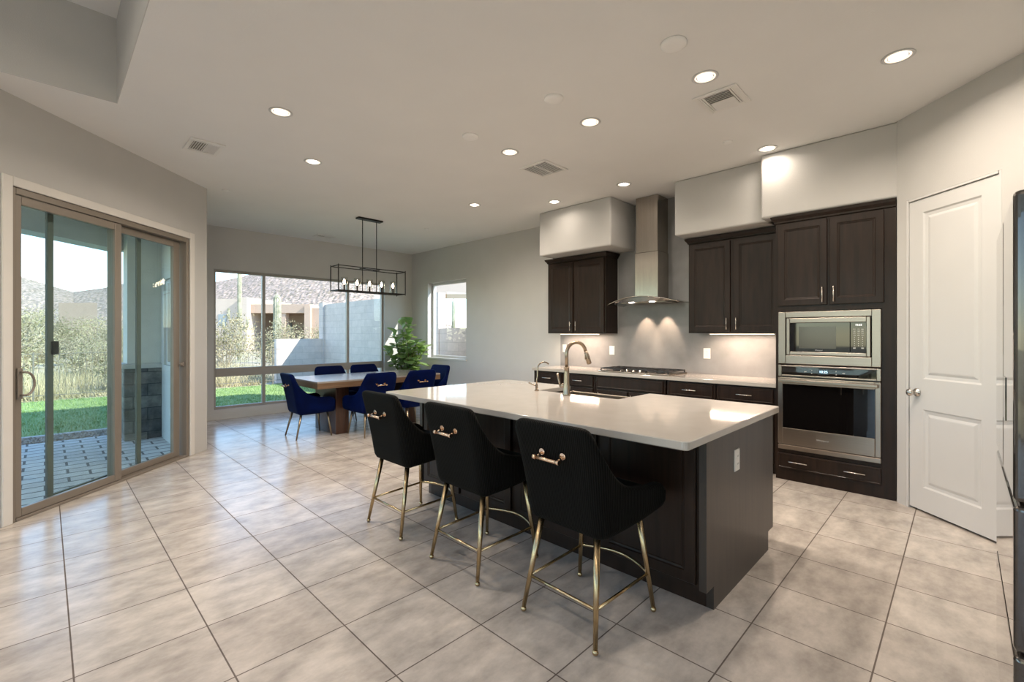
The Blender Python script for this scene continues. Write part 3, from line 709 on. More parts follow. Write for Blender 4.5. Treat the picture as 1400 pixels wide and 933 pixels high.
# upper cabinets
def upper(label, y0, y1, ysplit, hand_z, side):
    t = thing('upper_cabinet', label, 'cabinet', (5.45, (y0 + y1) / 2, 1.39))
    UX = 5.31
    B(UX, RX - 0.013, y0, y1, 1.395, 2.44).build('cabinet_body', M['wood'], t)
    cr = MB(); 
    prof = [(0.0, 2.435), (0.012, 2.44), (0.014, 2.455), (0.035, 2.478), (0.04, 2.499)]
    for i in range(len(prof) - 1):
        (o0, za), (o1, zb_) = prof[i], prof[i + 1]
        e1 = y1 + (o1 if side != 'right' else o1)
        vs = []
        for (o, zz_) in ((o0, za), (o1, zb_)):
            vs += [(RX - 0.013, y0 - o, zz_), (UX - o, y0 - o, zz_), (UX - o, y1 + o, zz_), (RX - 0.013, y1 + o, zz_)]
        cr.add(vs, [(0, 1, 5, 4), (1, 2, 6, 5), (2, 3, 7, 6)])
    vs = [(RX - 0.013, y0 - 0.04, 2.499), (UX - 0.04, y0 - 0.04, 2.499), (UX - 0.04, y1 + 0.04, 2.499), (RX - 0.013, y1 + 0.04, 2.499)]
    cr.add(vs, [(0, 1, 2, 3)])
    cr.build('crown_molding', M['wood'], t)
    for (a, c, hy) in ((ysplit + 0.02, y1 - 0.02, ysplit + 0.05), (y0 + 0.02, ysplit - 0.02, ysplit - 0.05)):
        d = MB().front((UX, c, 1.41), (0, -1, 0), Z, NX, c - a, 1.01, 0.02, DOOR_LOOPS).build('door', M['wood'], t)
        pull(MB(), (UX - 0.02, hy, 1.50), Z, NX, 0.13).build('handle', M['nickel'], d)
    return t
upper('espresso two door wall cabinet left of the range hood', 3.44, 4.455, 3.965, 1.5, 'left')
upper('espresso two door wall cabinet between the range hood and the oven tower', 1.33, 2.30, 1.81, 1.5, 'right')
def undercab(label, y0, y1):
    t = thing('under_cabinet_light', label, 'light', (5.42, (y0 + y1) / 2, 1.395), group='under cabinet light bars')
    B(5.40, 5.44, y0, y1, 1.383, 1.394, 0.002, 1).build('housing', M['white'], t)
    B(5.405, 5.435, y0 + 0.01, y1 - 0.01, 1.380, 1.383).build('diffuser', M['strip'], t)
    L = bpy.data.lights.new('strip_lamp', 'AREA'); L.shape = 'RECTANGLE'; L.size = 0.03; L.size_y = y1 - y0 - 0.02; L.energy = 9.0 * (y1 - y0); L.color = (1, 0.76, 0.58)
    o = bpy.data.objects.new('strip_lamp', L); COL.objects.link(o); o.parent = t; o.location = (0, 0, -0.0175)
undercab('warm lit light bar under the wall cabinet left of the hood', 3.62, 4.30)
undercab('warm lit light bar under the wall cabinet right of the hood', 1.42, 2.10)

# range hood
hdT = thing('range_hood', 'stainless chimney range hood with curved glass canopy above the cooktop', 'range hood', (5.4, 2.85, 1.78))
hy = 2.85
B(5.315, RX - 0.013, hy - 0.158, hy + 0.158, 1.845, 2.42, 0.004, 1).build('lower_chimney', M['steel_h'], hdT)
B(5.325, RX - 0.013, hy - 0.15, hy + 0.15, 2.42, CZ - 0.003, 0.004, 1).build('upper_chimney', M['steel_h'], hdT)
cn = MB()
NU, NV = 24, 10
def canopy_pt(a, k):       # a in -1..1 across, k 0 (wall) .. 1 (front)
    y = hy + a * 0.49
    fr = 5.09 + 0.10 * a * a
    x = RX - 0.02 + (fr - RX + 0.02) * k
    z = 1.845 - 0.085 * abs(a) ** 1.9
    return Vector((x, y, z))
vs = []; 
for dz in (0, 0.008):
    for i in range(NU + 1):
        for j in range(NV + 1): vs.append(canopy_pt(-1 + 2 * i / NU, j / NV) + Z * dz)
st = (NU + 1) * (NV + 1); fs = []
idx = lambda i, j, k: k * st + i * (NV + 1) + j
for i in range(NU):
    for j in range(NV):
        fs.append((idx(i, j, 1), idx(i + 1, j, 1), idx(i + 1, j + 1, 1), idx(i, j + 1, 1))); fs.append((idx(i, j, 0), idx(i, j + 1, 0), idx(i + 1, j + 1, 0), idx(i + 1, j, 0)))
for i in range(NU):
    for j in (0, NV): fs.append((idx(i, j, 0), idx(i + 1, j, 0), idx(i + 1, j, 1), idx(i, j, 1)))
for j in range(NV):
    for i in (0, NU): fs.append((idx(i, j, 0), idx(i, j + 1, 0), idx(i, j + 1, 1), idx(i, j, 1)))
cn.add(vs, fs, True); cn.build('glass_canopy', M['hoodglass'], hdT)
rim = MB().tube([canopy_pt(-1 + 2 * i / NU, 1) + Z * 0.004 for i in range(NU + 1)], 0.0055, 8); rim.build('canopy_rim', M['steel_h'], hdT)
hb = MB(); N = 16
vs = []
for i in range(N + 1):
    a = -0.74 + 1.48 * i / N
    p = canopy_pt(a, 0.93); pw_ = canopy_pt(a, 0.0)
    vs += [(p.x, p.y, p.z - 0.003), (p.x + 0.01, p.y, 1.785), (pw_.x, p.y, 1.785), (pw_.x, p.y, p.z - 0.003)]
fs = [(4 * i + k, 4 * i + (k + 1) % 4, 4 * i + 4 + (k + 1) % 4, 4 * i + 4 + k) for i in range(N) for k in range(4)] + [(3, 2, 1, 0), (4 * N, 4 * N + 1, 4 * N + 2, 4 * N + 3)]
hb.add(vs, fs); hb.build('hood_body', M['steel_h'], hdT)
B(5.22, 5.56, hy - 0.30, hy + 0.30, 1.777, 1.785, 0.002, 1).build('grease_filter', M['steel'], hdT)
for dy in (-0.14, 0.14):
    MB().lathe([(0.032, -0.002), (0.032, -0.007), (0.028, -0.008)], (5.20, hy + dy, 1.785), 18).build('hood_lamp', M['lens'], hdT)
    L = bpy.data.lights.new('hood_spot', 'SPOT'); L.energy = 16; L.spot_size = math.radians(54); L.spot_blend = 0.5; L.shadow_soft_size = 0.02; L.color = (1, 0.72, 0.5)
    o = bpy.data.objects.new('hood_spot', L); COL.objects.link(o); o.parent = hdT; o.location = Vector((5.44, hy + dy, 1.768)) - hdT.location
    o.rotation_euler = Vector((0.22, 0, -0.60)).to_track_quat('-Z', 'Y').to_euler()

# ------------------------------------------------------------------ oven tower
TX = 4.93
ot = thing('oven_tower_cabinet', 'tall espresso cabinet tower holding the built-in microwave and wall oven', 'cabinet', (5.27, 0.83, 0))
y0, y1 = 0.392, 1.283
o0, o1 = 0.487, 1.257
q = MB()
q.box(TX, RX - 0.013, y0, o0, 0, 2.45); q.box(TX, RX - 0.013, o1, y1, 0, 2.45)
q.box(TX, RX - 0.013, o0, o1, 0, 0.29); q.box(TX, RX - 0.013, o0, o1, 1.60, 2.45); q.box(RX - 0.05, RX - 0.013, o0, o1, 0.29, 1.60)
q.build('cabinet_body', M['wood'], ot)
cr = MB(); prof = [(0.0, 2.435), (0.012, 2.44), (0.014, 2.455), (0.035, 2.478), (0.04, 2.503)]
for i in range(len(prof) - 1):
    vs = []
    for (o, zz_) in (prof[i], prof[i + 1]): vs += [(TX - o, y0, zz_), (TX - o, y1 + o, zz_), (5.31 - 0.045, y1 + o, zz_)]
    cr.add(vs, [(0, 1, 4, 3), (1, 2, 5, 4)])
cr.add([(TX - 0.04, y0, 2.503), (TX - 0.04, y1 + 0.04, 2.503), (5.265, y1 + 0.04, 2.503), (5.265, y0, 2.503)], [(0, 1, 2, 3)])
cr.build('crown_molding', M['wood'], ot)
for (a, c, hyy) in ((0.868, 1.262, 0.90), (0.470, 0.848, 0.815)):
    d = MB().front((TX, c, 1.65), (0, -1, 0), Z, NX, c - a, 0.775, 0.02, DOOR_LOOPS).build('door', M['wood'], ot)
    pull(MB(), (TX - 0.02, hyy, 1.74), Z, NX, 0.14).build('handle', M['nickel'], d)
d = MB().front((TX, 1.262, 0.112), (0, -1, 0), Z, NX, 0.775, 0.142, 0.02, DRAWER_LOOPS).build('drawer', M['wood'], ot)
for yy in (1.09, 0.665): pull(MB(), (TX - 0.02, yy, 0.185), (0, 1, 0), NX, 0.15).build('handle', M['nickel'], d)
# microwave
mw = thing('microwave', 'stainless framed built-in microwave above the wall oven', 'microwave', (TX, 0.87, 1.10))
def ring_frame(mb, x, ya, yb, za, zb, fw_y, fw_t, fw_b, t, bev=0.004):
    mb.box(x - t, x, ya, ya + fw_y, za, zb, bev, 2); mb.box(x - t, x, yb - fw_y, yb, za, zb, bev, 2)
    mb.box(x - t, x, ya + fw_y, yb - fw_y, za, za + fw_b, bev, 2); mb.box(x - t, x, ya + fw_y, yb - fw_y, zb - fw_t, zb, bev, 2)
f = MB(); ring_frame(f, TX - 0.001, 0.487, 1.257, 1.103, 1.592, 0.062, 0.055, 0.082, 0.022); f.build('trim_kit', M['steel'], mw)
B(TX + 0.0, TX + 0.35, 0.56, 1.19, 1.195, 1.53).build('oven_box', M['black'], mw)
f = MB(); ring_frame(f, TX + 0.0, 0.557, 1.187, 1.19, 1.532, 0.028, 0.045, 0.03, 0.028); dd = f.build('door', M['steel'], mw)
B(TX - 0.02, TX - 0.001, 0.70, 1.159, 1.22, 1.487, 0.002, 1).build('door_glass', M['blackglass'], dd)
B(TX - 0.0212, TX - 0.02, 0.80, 1.085, 1.252, 1.452).build('viewing_window', M['mwglass'], dd)
cp = B(TX - 0.02, TX - 0.001, 0.585, 0.697, 1.22, 1.487, 0.002, 1).build('control_panel', M['blackglass'], mw)
RT = (PI / 2, 0, -PI / 2)
text_part('clock_display', '10:25', 0.022, M['digits_w'], mw, (-0.0205, 0.64 - 0.87, 1.462 - 1.10), RT)
kp = MB()
for i in range(4):
    for j in range(3): kp.box(TX - 0.0206, TX - 0.0199, 0.612 + j * 0.028 - 0.008, 0.612 + j * 0.028 + 0.008, 1.425 - i * 0.017 - 0.003, 1.425 - i * 0.017 + 0.003)
for i in range(5):
    for j in range(3): kp.box(TX - 0.0206, TX - 0.0199, 0.612 + j * 0.028 - 0.003, 0.612 + j * 0.028 + 0.003, 1.355 - i * 0.018 - 0.0035, 1.355 - i * 0.018 + 0.0035)
for j in (0, 2): kp.box(TX - 0.0206, TX - 0.0199, 0.612 + j * 0.028 - 0.009, 0.612 + j * 0.028 + 0.009, 1.256, 1.267)
kp.build('keypad', M['print'], mw)
text_part('maker_mark', 'Whirlpool', 0.014, M['print'], mw, (-0.0205, 0.93 - 0.87, 1.236 - 1.10), RT)
# wall oven
ov = thing('wall_oven', 'stainless single wall oven with black glass door below the microwave', 'oven', (TX, 0.87, 0.29))
B(TX + 0.001, TX + 0.5, 0.50, 1.245, 0.31, 1.085).build('oven_box', M['black'], ov)
f = MB(); ring_frame(f, TX - 0.001, 0.487, 1.257, 0.985, 1.092, 0.03, 0.015, 0.016, 0.022); f.build('control_trim', M['steel'], ov)
B(TX - 0.018, TX - 0.002, 0.517, 1.227, 1.001, 1.077).build('control_panel', M['blackglass'], ov)
B(TX - 0.0185, TX - 0.018, 0.855, 0.935, 1.018, 1.060).build('display', M['lcd'], ov)
text_part('clock_display', '10:25', 0.03, M['digits'], ov, (-0.0186, 0.895 - 0.87, 1.040 - 0.29), RT)
for (yy, zz_, ww) in ((1.035, 1.036, 0.016), (0.985, 1.05, 0.006), (0.985, 1.024, 0.006), (0.80, 1.05, 0.008), (0.80, 1.022, 0.008), (0.745, 1.036, 0.018)):
    B(TX - 0.0186, TX - 0.018, yy - ww / 2, yy + ww / 2, zz_ - 0.004, zz_ + 0.004).build('touch_key', M['print'], ov)
f = MB(); ring_frame(f, TX - 0.001, 0.487, 1.257, 0.345, 0.975, 0.04, 0.062, 0.155, 0.03); dd = f.build('oven_door', M['steel'], ov)
B(TX - 0.027, TX - 0.004, 0.527, 1.217, 0.50, 0.913).build('door_glass', M['blackglass'], dd)
hh = MB(); hh.box(TX - 0.075, TX - 0.052, 0.500, 1.244, 0.928, 0.962, 0.008, 3)
for yy in (0.52, 1.205): hh.box(TX - 0.055, TX - 0.029, yy, yy + 0.02, 0.932, 0.958, 0.003, 1)
hh.build('door_handle', M['steel'], dd)
text_part('maker_mark', 'Whirlpool', 0.022, M['print'], dd, (-0.0315, 0.90 - 0.87, 0.42 - 0.29), RT)
B(TX - 0.03, TX - 0.001, 0.487, 1.257, 0.295, 0.338, 0.004, 1).build('lower_trim', M['steel'], ov)

# ------------------------------------------------------------------ fridge
fr = thing('refrigerator', 'tall dark stainless french door refrigerator at the right edge beside the pantry', 'refrigerator', (2.33, -0.5, 0))
B(1.885, 2.765, -0.84, -0.17, 0.02, 1.765, 0.008, 2).build('fridge_body', M['fridge'], fr)
for (a, c) in ((1.878, 2.322), (2.328, 2.775)):
    B(a, c, -0.165, -0.10, 0.915, 1.78, 0.014, 4).build('door', M['fridge_front'], fr)
for (za, zc) in ((0.50, 0.905), (0.06, 0.49)):
    B(1.878, 2.775, -0.165, -0.10, za, zc, 0.014, 4).build('drawer', M['fridge_front'], fr)
B(2.18, 2.28, -0.1005, -0.098, 1.10, 1.24).build('control_panel', M['blackglass'], fr)
for px in (1.95, 2.66): MB().lathe([(0.02, 0), (0.02, 0.022)], (px, -0.25, 0), 12).build('foot', M['black'], fr)
for px in (1.95, 2.66): MB().lathe([(0.02, 0), (0.02, 0.022)], (px, -0.75, 0), 12).build('foot', M['black'], fr)

# ------------------------------------------------------------------ stools and dining chairs
def interp(tab, x):
    if x <= tab[0][0]: return tab[0][1]
    for (a, fa), (b_, fb) in zip(tab, tab[1:]):
        if x <= b_:
            t = (x - a) / (b_ - a); return fa + (fb - fa) * t
    return tab[-1][1]
def shell_meshes(zb, top, arm, seat_z, front_rise):
    """plan path from left front round the back to right front; +y is the front"""
    wb, wf, yb, yf, rc_ = 0.248, 0.285, -0.205, 0.255, 0.08
    half = []
    # right half, from back centre to right front
    for i in range(7): half.append((wb - rc_ + 0.0 if i == 6 else (wb - rc_) * i / 6, yb))
    for i in range(1, 11):
        a = -PI / 2 + (PI / 2 - 0.06) * i / 10
        half.append((wb - rc_ + rc_ * math.cos(a) + 0.0, yb + rc_ + rc_ * math.sin(a)))
    xs, ysd = half[-1]
    for i in range(1, 15):
        t = i / 14; y = ysd + (yf - ysd) * t
        half.append((xs + (wf - xs) * (1 - (1 - t) ** 1.7), y))
    P = [(-x, y) for x, y in half[:0:-1]] + half
    n = len(P)
    # arclength from the back centre
    mid = len(half) - 1
    L = [0.0] * n
    for i in range(mid + 1, n): L[i] = L[i - 1] + math.dist(P[i], P[i - 1])
    for i in range(mid - 1, -1, -1): L[i] = L[i + 1] + math.dist(P[i], P[i + 1])
    Lm = L[-1]; dT = top - arm
    tab = [(0.0, 1.0), (0.15, 1.0), (0.19, 0.985), (0.215, 0.91), (0.245, 0.70), (0.27, 0.54), (0.295, 0.40), (0.33, 0.25), (0.375, 0.14), (0.42, 0.08), (0.47, 0.045), (0.53, 0.02), (Lm - 0.07, 0.03), (Lm - 0.025, 0.0), (Lm, -0.10)]
    sm = lambda l: (interp(tab, l - 0.02) + 2 * interp(tab, l) + interp(tab, l + 0.02)) / 4
    nrm = []
    for i in range(n):
        a, c = P[max(0, i - 1)], P[min(n - 1, i + 1)]
        t = Vector((c[0] - a[0], c[1] - a[1])).normalized(); nrm.append(Vector((-t.y, t.x)))  # inward
    thick = 0.05
    rows = []
    for i in range(n):
        x, y = P[i]; nn = nrm[i]
        h_ = arm + dT * sm(L[i])
        z0 = zb + front_rise * max(0.0, (y - yb) / (yf - yb)) ** 1.3
        back = max(0.0, min(1.0, (0.05 - y) / 0.22))
        def pt(off, z):
            lean = 0.20 * max(0.0, z - zb - 0.05) * back * (0.75 + 0.25 * min(1, (z - zb) / (top - zb)))
            flare = 0.09 * max(0.0, z - zb - 0.15) * back * (x / wb)
            return Vector((x + nn.x * off + flare, y + nn.y * off - lean, z))
        prof = [pt(0.075, z0 - 0.004), pt(0.045, z0), pt(0.018, z0 + 0.014), pt(0.004, z0 + 0.04)]
        K = 8; za = z0 + 0.085; zt = h_ - 0.018
        for k in range(K + 1): prof.append(pt(0.0, za + (zt - za) * k / K))
        prof += [pt(0.007, h_ - 0.005), pt(0.018, h_), pt(thick - 0.016, h_), pt(thick - 0.005, h_ - 0.006), pt(thick, h_ - 0.02)]
        zi = min(seat_z - 0.03, h_ - 0.03)
        for k in range(1, 7): prof.append(pt(thick + 0.01 * math.sin(PI * k / 6), h_ - 0.02 + (zi - h_ + 0.02) * k / 6))
        prof.append(pt(thick, z0 + 0.02))
        rows.append(prof)
    m = len(rows[0]); mb = MB()
    vs = [v for rw in rows for v in rw]
    fs = [(i * m + k, (i + 1) * m + k, (i + 1) * m + (k + 1) % m, i * m + (k + 1) % m) for i in range(n - 1) for k in range(m)]
    mb.add(vs, fs, True)
    mb.f.append([k for k in range(m)]); mb.sm.append(False)
    mb.f.append([(n - 1) * m + k for k in range(m)][::-1]); mb.sm.append(False)
    # underside
    und = [rw[0] for rw in rows]
    o = len(mb.v); mb.v += [v.copy() for v in und]; mb.f.append(list(range(o, o + n))); mb.sm.append(False)
    # seat cushion: plan inset path lofted between base and crown
    seat = MB(); ins = []
    for i in range(n):
        x, y = P[i]; nn = nrm[i]; ins.append((x + nn.x * (thick + 0.004), y + nn.y * (thick + 0.004)))
    lev = [(1.0, zb + front_rise + 0.005, 0.012), (1.0, seat_z - 0.035, 0.022), (0.985, seat_z - 0.012, 0.018), (0.94, seat_z, 0.004), (0.5, seat_z + 0.008, 0.0)]
    vs = []; nn_ = n + 7
    for sc_, zz_, ext in lev:
        row = [(x * sc_, -0.0 + (y + 0.01) * sc_, zz_) for x, y in ins]
        xr, yr = ins[-1]; xl, yl = ins[0]
        for k in range(1, 8):
            t = k / 8; row.append(((xr + (xl - xr) * t) * sc_, (yf + 0.012 + 0.012 * math.sin(PI * t)) * sc_ , zz_))
        vs += row
    fs = [(q * nn_ + k, q * nn_ + (k + 1) % nn_, (q + 1) * nn_ + (k + 1) % nn_, (q + 1) * nn_ + k) for q in range(4) for k in range(nn_)]
    fs += [list(range(nn_))[::-1], list(range(4 * nn_, 5 * nn_))]
    seat.add(vs, fs, True)
    sgn = [L[i] * (1 if i >= mid else -1) for i in range(n)]
    return mb, seat, (sgn, m)
def rib_uv(o, info):
    sgn, m = info; uv = o.data.uv_layers.new(name='UVMap')
    for lp in o.data.loops:
        i = min(len(sgn) - 1, lp.vertex_index // m); uv.data[lp.index].uv = (sgn[i], o.data.vertices[lp.vertex_index].co.z)
    return o
def back_handle(t, z, ytop, m, Lh=0.15):
    hb_ = MB(); yb = ytop - 0.045
    hb_.tube([(-Lh / 2, yb, z - 0.012), (Lh / 2, yb, z - 0.012)], 0.0088, 12)
    for s in (-1, 1):
        hb_.tube([(s * (Lh / 2 + 0.004), yb, z - 0.012), (s * (Lh / 2 - 0.014), yb, z - 0.012)], 0.0115, 12)
        hb_.tube([(s * (Lh / 2 - 0.012), yb, z - 0.012), (s * (Lh / 2 - 0.012), ytop + 0.004, z + 0.006)], 0.0055, 8)
        hb_.tube([(s * (Lh / 2 - 0.012), ytop - 0.007, z + 0.006), (s * (Lh / 2 - 0.012), ytop + 0.012, z + 0.006)], [0.015, 0.0165], 14)
    return hb_.build('pull_handle', m, t, world=False)

def make_stool(label):
    t = thing('counter_stool', label, 'stool', group='black counter stools along the island')
    sh, seat, info = shell_meshes(0.462, 0.975, 0.655, 0.61, 0.06)
    rib_uv(sh.build('upholstered_shell', M['black_velvet'], t, world=False), info)
    seat.build('seat_cushion', M['black_velvet'], t, world=False)
    feet = {}
    for sx in (-1, 1):
        for sy, fyy, tyy, tz in ((-1, -0.232, -0.150, 0.47), (1, 0.232, 0.185, 0.525)):
            a = Vector((sx * 0.168, tyy, tz)); c = Vector((sx * (0.218 if sy < 0 else 0.23), fyy, 0.02))
            lg = MB().tube([a, c], [0.0165, 0.0105], 14); lg.ball(c + Vector((0, 0, -0.006)), 0.0145)
            lg.build('leg', M['brass'], t, world=False); feet[(sx, sy)] = (a, c)
    def onleg(k, z):
        a, c = feet[k]; return a + (c - a) * ((a.z - z) / (a.z - c.z))
    for sx in (-1, 1): MB().tube([onleg((sx, -1), 0.176), onleg((sx, 1), 0.19)], 0.0075, 10).build('stretcher', M['brass'], t, world=False)
    MB().tube([onleg((-1, -1), 0.176), onleg((1, -1), 0.176)], 0.0075, 10).build('stretcher', M['brass'], t, world=False)
    a, c = onleg((-1, 1), 0.195), onleg((1, 1), 0.195)
    MB().tube([a + (c - a) * (i / 16) + Vector((0, 0.075 * math.sin(PI * i / 16), 0)) for i in range(17)], 0.0085, 10).build('footrest', M['brass'], t, world=False)
    back_handle(t, 0.825, -0.262, M['copper'])
    return t
def make_chair(label):
    t = thing('dining_chair', label, 'chair', group='blue velvet chairs around the dining table')
    sh, seat, _ = shell_meshes(0.318, 0.865, 0.535, 0.475, 0.02)
    sh.build('upholstered_shell', M['blue'], t, world=False)
    seat.build('seat_cushion', M['blue'], t, world=False)
    for sx in (-1, 1):
        for fyy, tyy in ((-0.225, -0.145), (0.235, 0.19)):
            a = Vector((sx * 0.165, tyy, 0.345)); c = Vector((sx * 0.215, fyy, 0.004))
            MB().tube([a, c], [0.0165, 0.009], 12).build('leg', M['leg_grey'], t, world=False)
    back_handle(t, 0.71, -0.265, M['copper'], 0.14)
    return t
st0 = make_stool('black corduroy counter stool nearest the camera at the right end of the island')
labs = ['black corduroy counter stool in the middle of the three at the island', 'black corduroy counter stool farthest from the camera, at the left end of the island']
stools = [(1.895, 1.335, -2), (1.895, 2.11, -1), (1.90, 2.90, 0)]
for i, (x, y, a) in enumerate(stools):
    s = st0 if i == 0 else copy_tree(st0)
    if i: s['label'] = labs[i - 1]
    s.location = (x, y, 0); s.rotation_euler = (0, 0, math.radians(-90 + a))
chairs = [((2.51, 6.36), -92, 'blue velvet dining chair at the left end of the table, seen from its side'),
          ((3.17, 5.87), 1, 'blue velvet dining chair with its back to the island, left of the near pair'),
          ((3.84, 5.87), -1, 'blue velvet dining chair with its back to the island, right of the near pair'),
          ((3.26, 7.12), 180, 'blue velvet dining chair on the window side of the table, left of the far pair'),
          ((3.86, 7.12), 180, 'blue velvet dining chair on the window side of the table, right of the far pair'),
          ((4.44, 6.32), 92, 'bright blue velvet dining chair at the right end of the table by the plant')]
ch0 = None
for (x, y), a, lab in chairs:
    if ch0 is None: ch0 = c = make_chair(lab)
    else: c = copy_tree(ch0); c['label'] = lab
    c.location = (x, y, 0); c.rotation_euler = (0, 0, math.radians(a))

# ------------------------------------------------------------------ dining table
tb = thing('dining_table', 'long wooden dining table with grey top and two dark slab legs', 'table', (3.45, 6.47, 0))
B(2.47, 4.43, 5.96, 6.98, 0.738, 0.762, 0.003, 1).build('tabletop', M['tabletop'], tb)
ap = MB(); ap.box(2.472, 4.428, 5.962, 5.99, 0.665, 0.738); ap.box(2.472, 4.428, 6.95, 6.978, 0.665, 0.738); ap.box(2.472, 2.50, 5.99, 6.95, 0.665, 0.738); ap.box(4.40, 4.428, 5.99, 6.95, 0.665, 0.738)
ap.build('apron', M['tableside'], tb)
for xx in (2.80, 3.90): B(xx, xx + 0.19, 6.15, 6.83, 0.0, 0.738, 0.004, 1).build('leg', M['tableleg'], tb)

# ------------------------------------------------------------------ chandelier
cx, cyy = 3.45, 6.42
chd = thing('linear_chandelier', 'black rectangular cage chandelier with five candle bulbs hanging over the dining table', 'chandelier', (cx, cyy, CZ))
B(cx - 0.20, cx + 0.20, cyy - 0.055, cyy + 0.055, CZ - 0.025, CZ - 0.001, 0.004, 1).build('canopy', M['bronze'], chd)
for xx in (-0.115, 0.115): MB().tube([(cx + xx, cyy, CZ - 0.025), (cx + xx, cyy, 2.03)], 0.0065, 10).build('hanging_rod', M['bronze'], chd)
fx0, fx1, fy0, fy1, fz0, fz1 = cx - 0.545, cx + 0.545, cyy - 0.125, cyy + 0.125, 2.015, 2.365
g = MB(); bb = 0.006
for zz_ in (fz0, fz1):
    for yy in (fy0, fy1): g.box(fx0, fx1, yy - bb, yy + bb, zz_ - bb, zz_ + bb)
    for xx in (fx0, fx1): g.box(xx - bb, xx + bb, fy0, fy1, zz_ - bb, zz_ + bb)
for xx in (fx0, fx1):
    for yy in (fy0, fy1):
        g.box(xx - bb, xx + bb, yy - bb, yy + bb, fz0, fz1)
        g.ball((xx, yy, fz1 + 0.012), 0.008, 8); g.ball((xx, yy, fz0 - 0.012), 0.008, 8)
g.box(fx0, fx1, cyy - 0.012, cyy + 0.012, fz0 - bb, fz0 + bb); g.box(cx - 0.16, cx + 0.16, cyy - 0.007, cyy + 0.007, fz1 - bb, fz1 + bb)
for xx in (-0.115, 0.115): g.box(cx + xx - bb, cx + xx + bb, fy0, fy1, fz1 - bb, fz1 + bb)
g.build('cage_frame', M['bronze'], chd)
for i in range(5):
    xx = cx - 0.40 + i * 0.20
    so = MB().lathe([(0.03, 0), (0.03, 0.006), (0.012, 0.01), (0.012, 0.085), (0.009, 0.09)], (xx, cyy, fz0 + bb), 14).build('candle_socket', M['bronze'], chd)
    MB().lathe([(0.006, 0.0), (0.013, 0.018), (0.0155, 0.034), (0.012, 0.055), (0.004, 0.076), (0.001, 0.08)], (xx, cyy, fz0 + 0.096), 12).build('candle_bulb', M['bulb'], so)
    gs = MB(); n = 20
    gs.tube([(xx, cyy, fz0 + 0.012), (xx, cyy, fz0 + 0.20)], 0.048, n, caps=False); gs.build('glass_shade', M['clearglass'], chd)

# ------------------------------------------------------------------ ceiling fittings
dl_labels = [((1.297, 3.821), 'lit recessed downlight nearest the raised tray ceiling at upper left'),
             ((1.898, 4.687), 'lit recessed downlight second from the tray ceiling, toward the dining area'),
             ((3.122, 3.097), 'lit recessed downlight just left of the return air grille, over the island'),
             ((3.146, 2.188), 'lit recessed downlight over the middle of the island, between two round cover plates'),
             ((3.139, 1.247), 'lit recessed downlight beside the near ceiling vent over the island'),
             ((3.759, 0.289), 'lit recessed downlight at upper right, nearest the pantry door'),
             ((4.757, 1.31), 'lit recessed downlight close to the soffit above the oven tower'),
             ((4.722, 2.813), 'lit recessed downlight in front of the range hood chimney'),
             ((4.704, 3.838), 'lit recessed downlight in front of the soffit left of the hood'),
             ((4.06, 4.698), 'lit recessed downlight farthest along the kitchen, nearest the chandelier')]
dl0 = None
for (x, y), lab in dl_labels:
    if dl0 is None:
        dl0 = t = thing('recessed_downlight', lab, 'ceiling light', (x, y, CZ), group='recessed ceiling downlights')
        MB().lathe([(0.066, -0.001), (0.084, -0.001), (0.086, -0.004), (0.080, -0.007), (0.070, -0.006), (0.066, -0.003)], (x, y, CZ), 28).build('trim_ring', M['white'], t)
        MB().lathe([(0.067, -0.002), (0.067, -0.004), (0.050, -0.0025), (0.001, -0.0022)], (x, y, CZ), 28).build('reflector', M['reflector'], t)
        MB().lathe([(0.046, -0.0024), (0.046, -0.0045), (0.02, -0.005), (0.001, -0.005)], (x, y, CZ), 28).build('lens', M['lens'], t)
        L = bpy.data.lights.new('downlight_lamp', 'AREA'); L.shape = 'DISK'; L.size = 0.13; L.energy = DOWNLIGHT_W; L.color = (1.0, 0.86, 0.72); L.spread = math.radians(160)
        lo = bpy.data.objects.new('downlight_lamp', L); COL.objects.link(lo); lo.parent = t; lo.location = (0, 0, -0.012)
    else:
        t = copy_tree(dl0); t['label'] = lab; t.location = (x, y, CZ)
        if x > 4.6:                       # the three by the soffits are dimmed
            for ch in t.children:
                if ch.type == 'LIGHT':
                    ch.data = ch.data.copy(); ch.data.energy = DOWNLIGHT_W * (0.15 if y < 2 else 0.12)
for (x, y), lab in (((-1.2, 3.0), 'added unseen fill downlight in the raised ceiling by the patio wall'), ((-1.2, 0.0), 'added unseen fill downlight in the raised ceiling left of the viewer'), ((-3.5, 1.5), 'added unseen fill downlight in the raised ceiling far left'), ((-1.8, -2.6), 'added unseen fill downlight in the raised ceiling behind the viewer')):
    t = copy_tree(dl0); t['label'] = lab; t.location = (x, y, TZ)  # these four lamps are added out of view to fill the room
for (x, y, r_, lab) in ((2.644, 1.238, 0.075, 'white round ceiling cover plate nearest the camera'), (2.635, 2.157, 0.07, 'white round ceiling cover plate in the middle of the three'), (2.625, 3.095, 0.07, 'white round ceiling cover plate farthest from the camera')):
    tag(MB().lathe([(r_, -0.0005), (r_, -0.012), (r_ - 0.008, -0.018), (r_ * 0.5, -0.021), (0.001, -0.021)], (x, y, CZ), 32).build('ceiling_cover_plate', M['cover']), lab, 'cover plate', 'round blank plates above the island')
for (x, y, lab) in ((4.343, 1.521, 'small white sprinkler cap near the soffit above the oven tower'), (1.534, 6.365, 'small white sprinkler cap near the corner above the patio door'), (4.423, 6.333, 'small white sprinkler cap right of the chandelier canopy')):
    tag(MB().lathe([(0.04, -0.0005), (0.04, -0.006), (0.036, -0.009), (0.001, -0.009)], (x, y, CZ), 24).build('sprinkler_cap', M['cover']), lab, 'sprinkler', 'flat sprinkler caps in the ceiling')
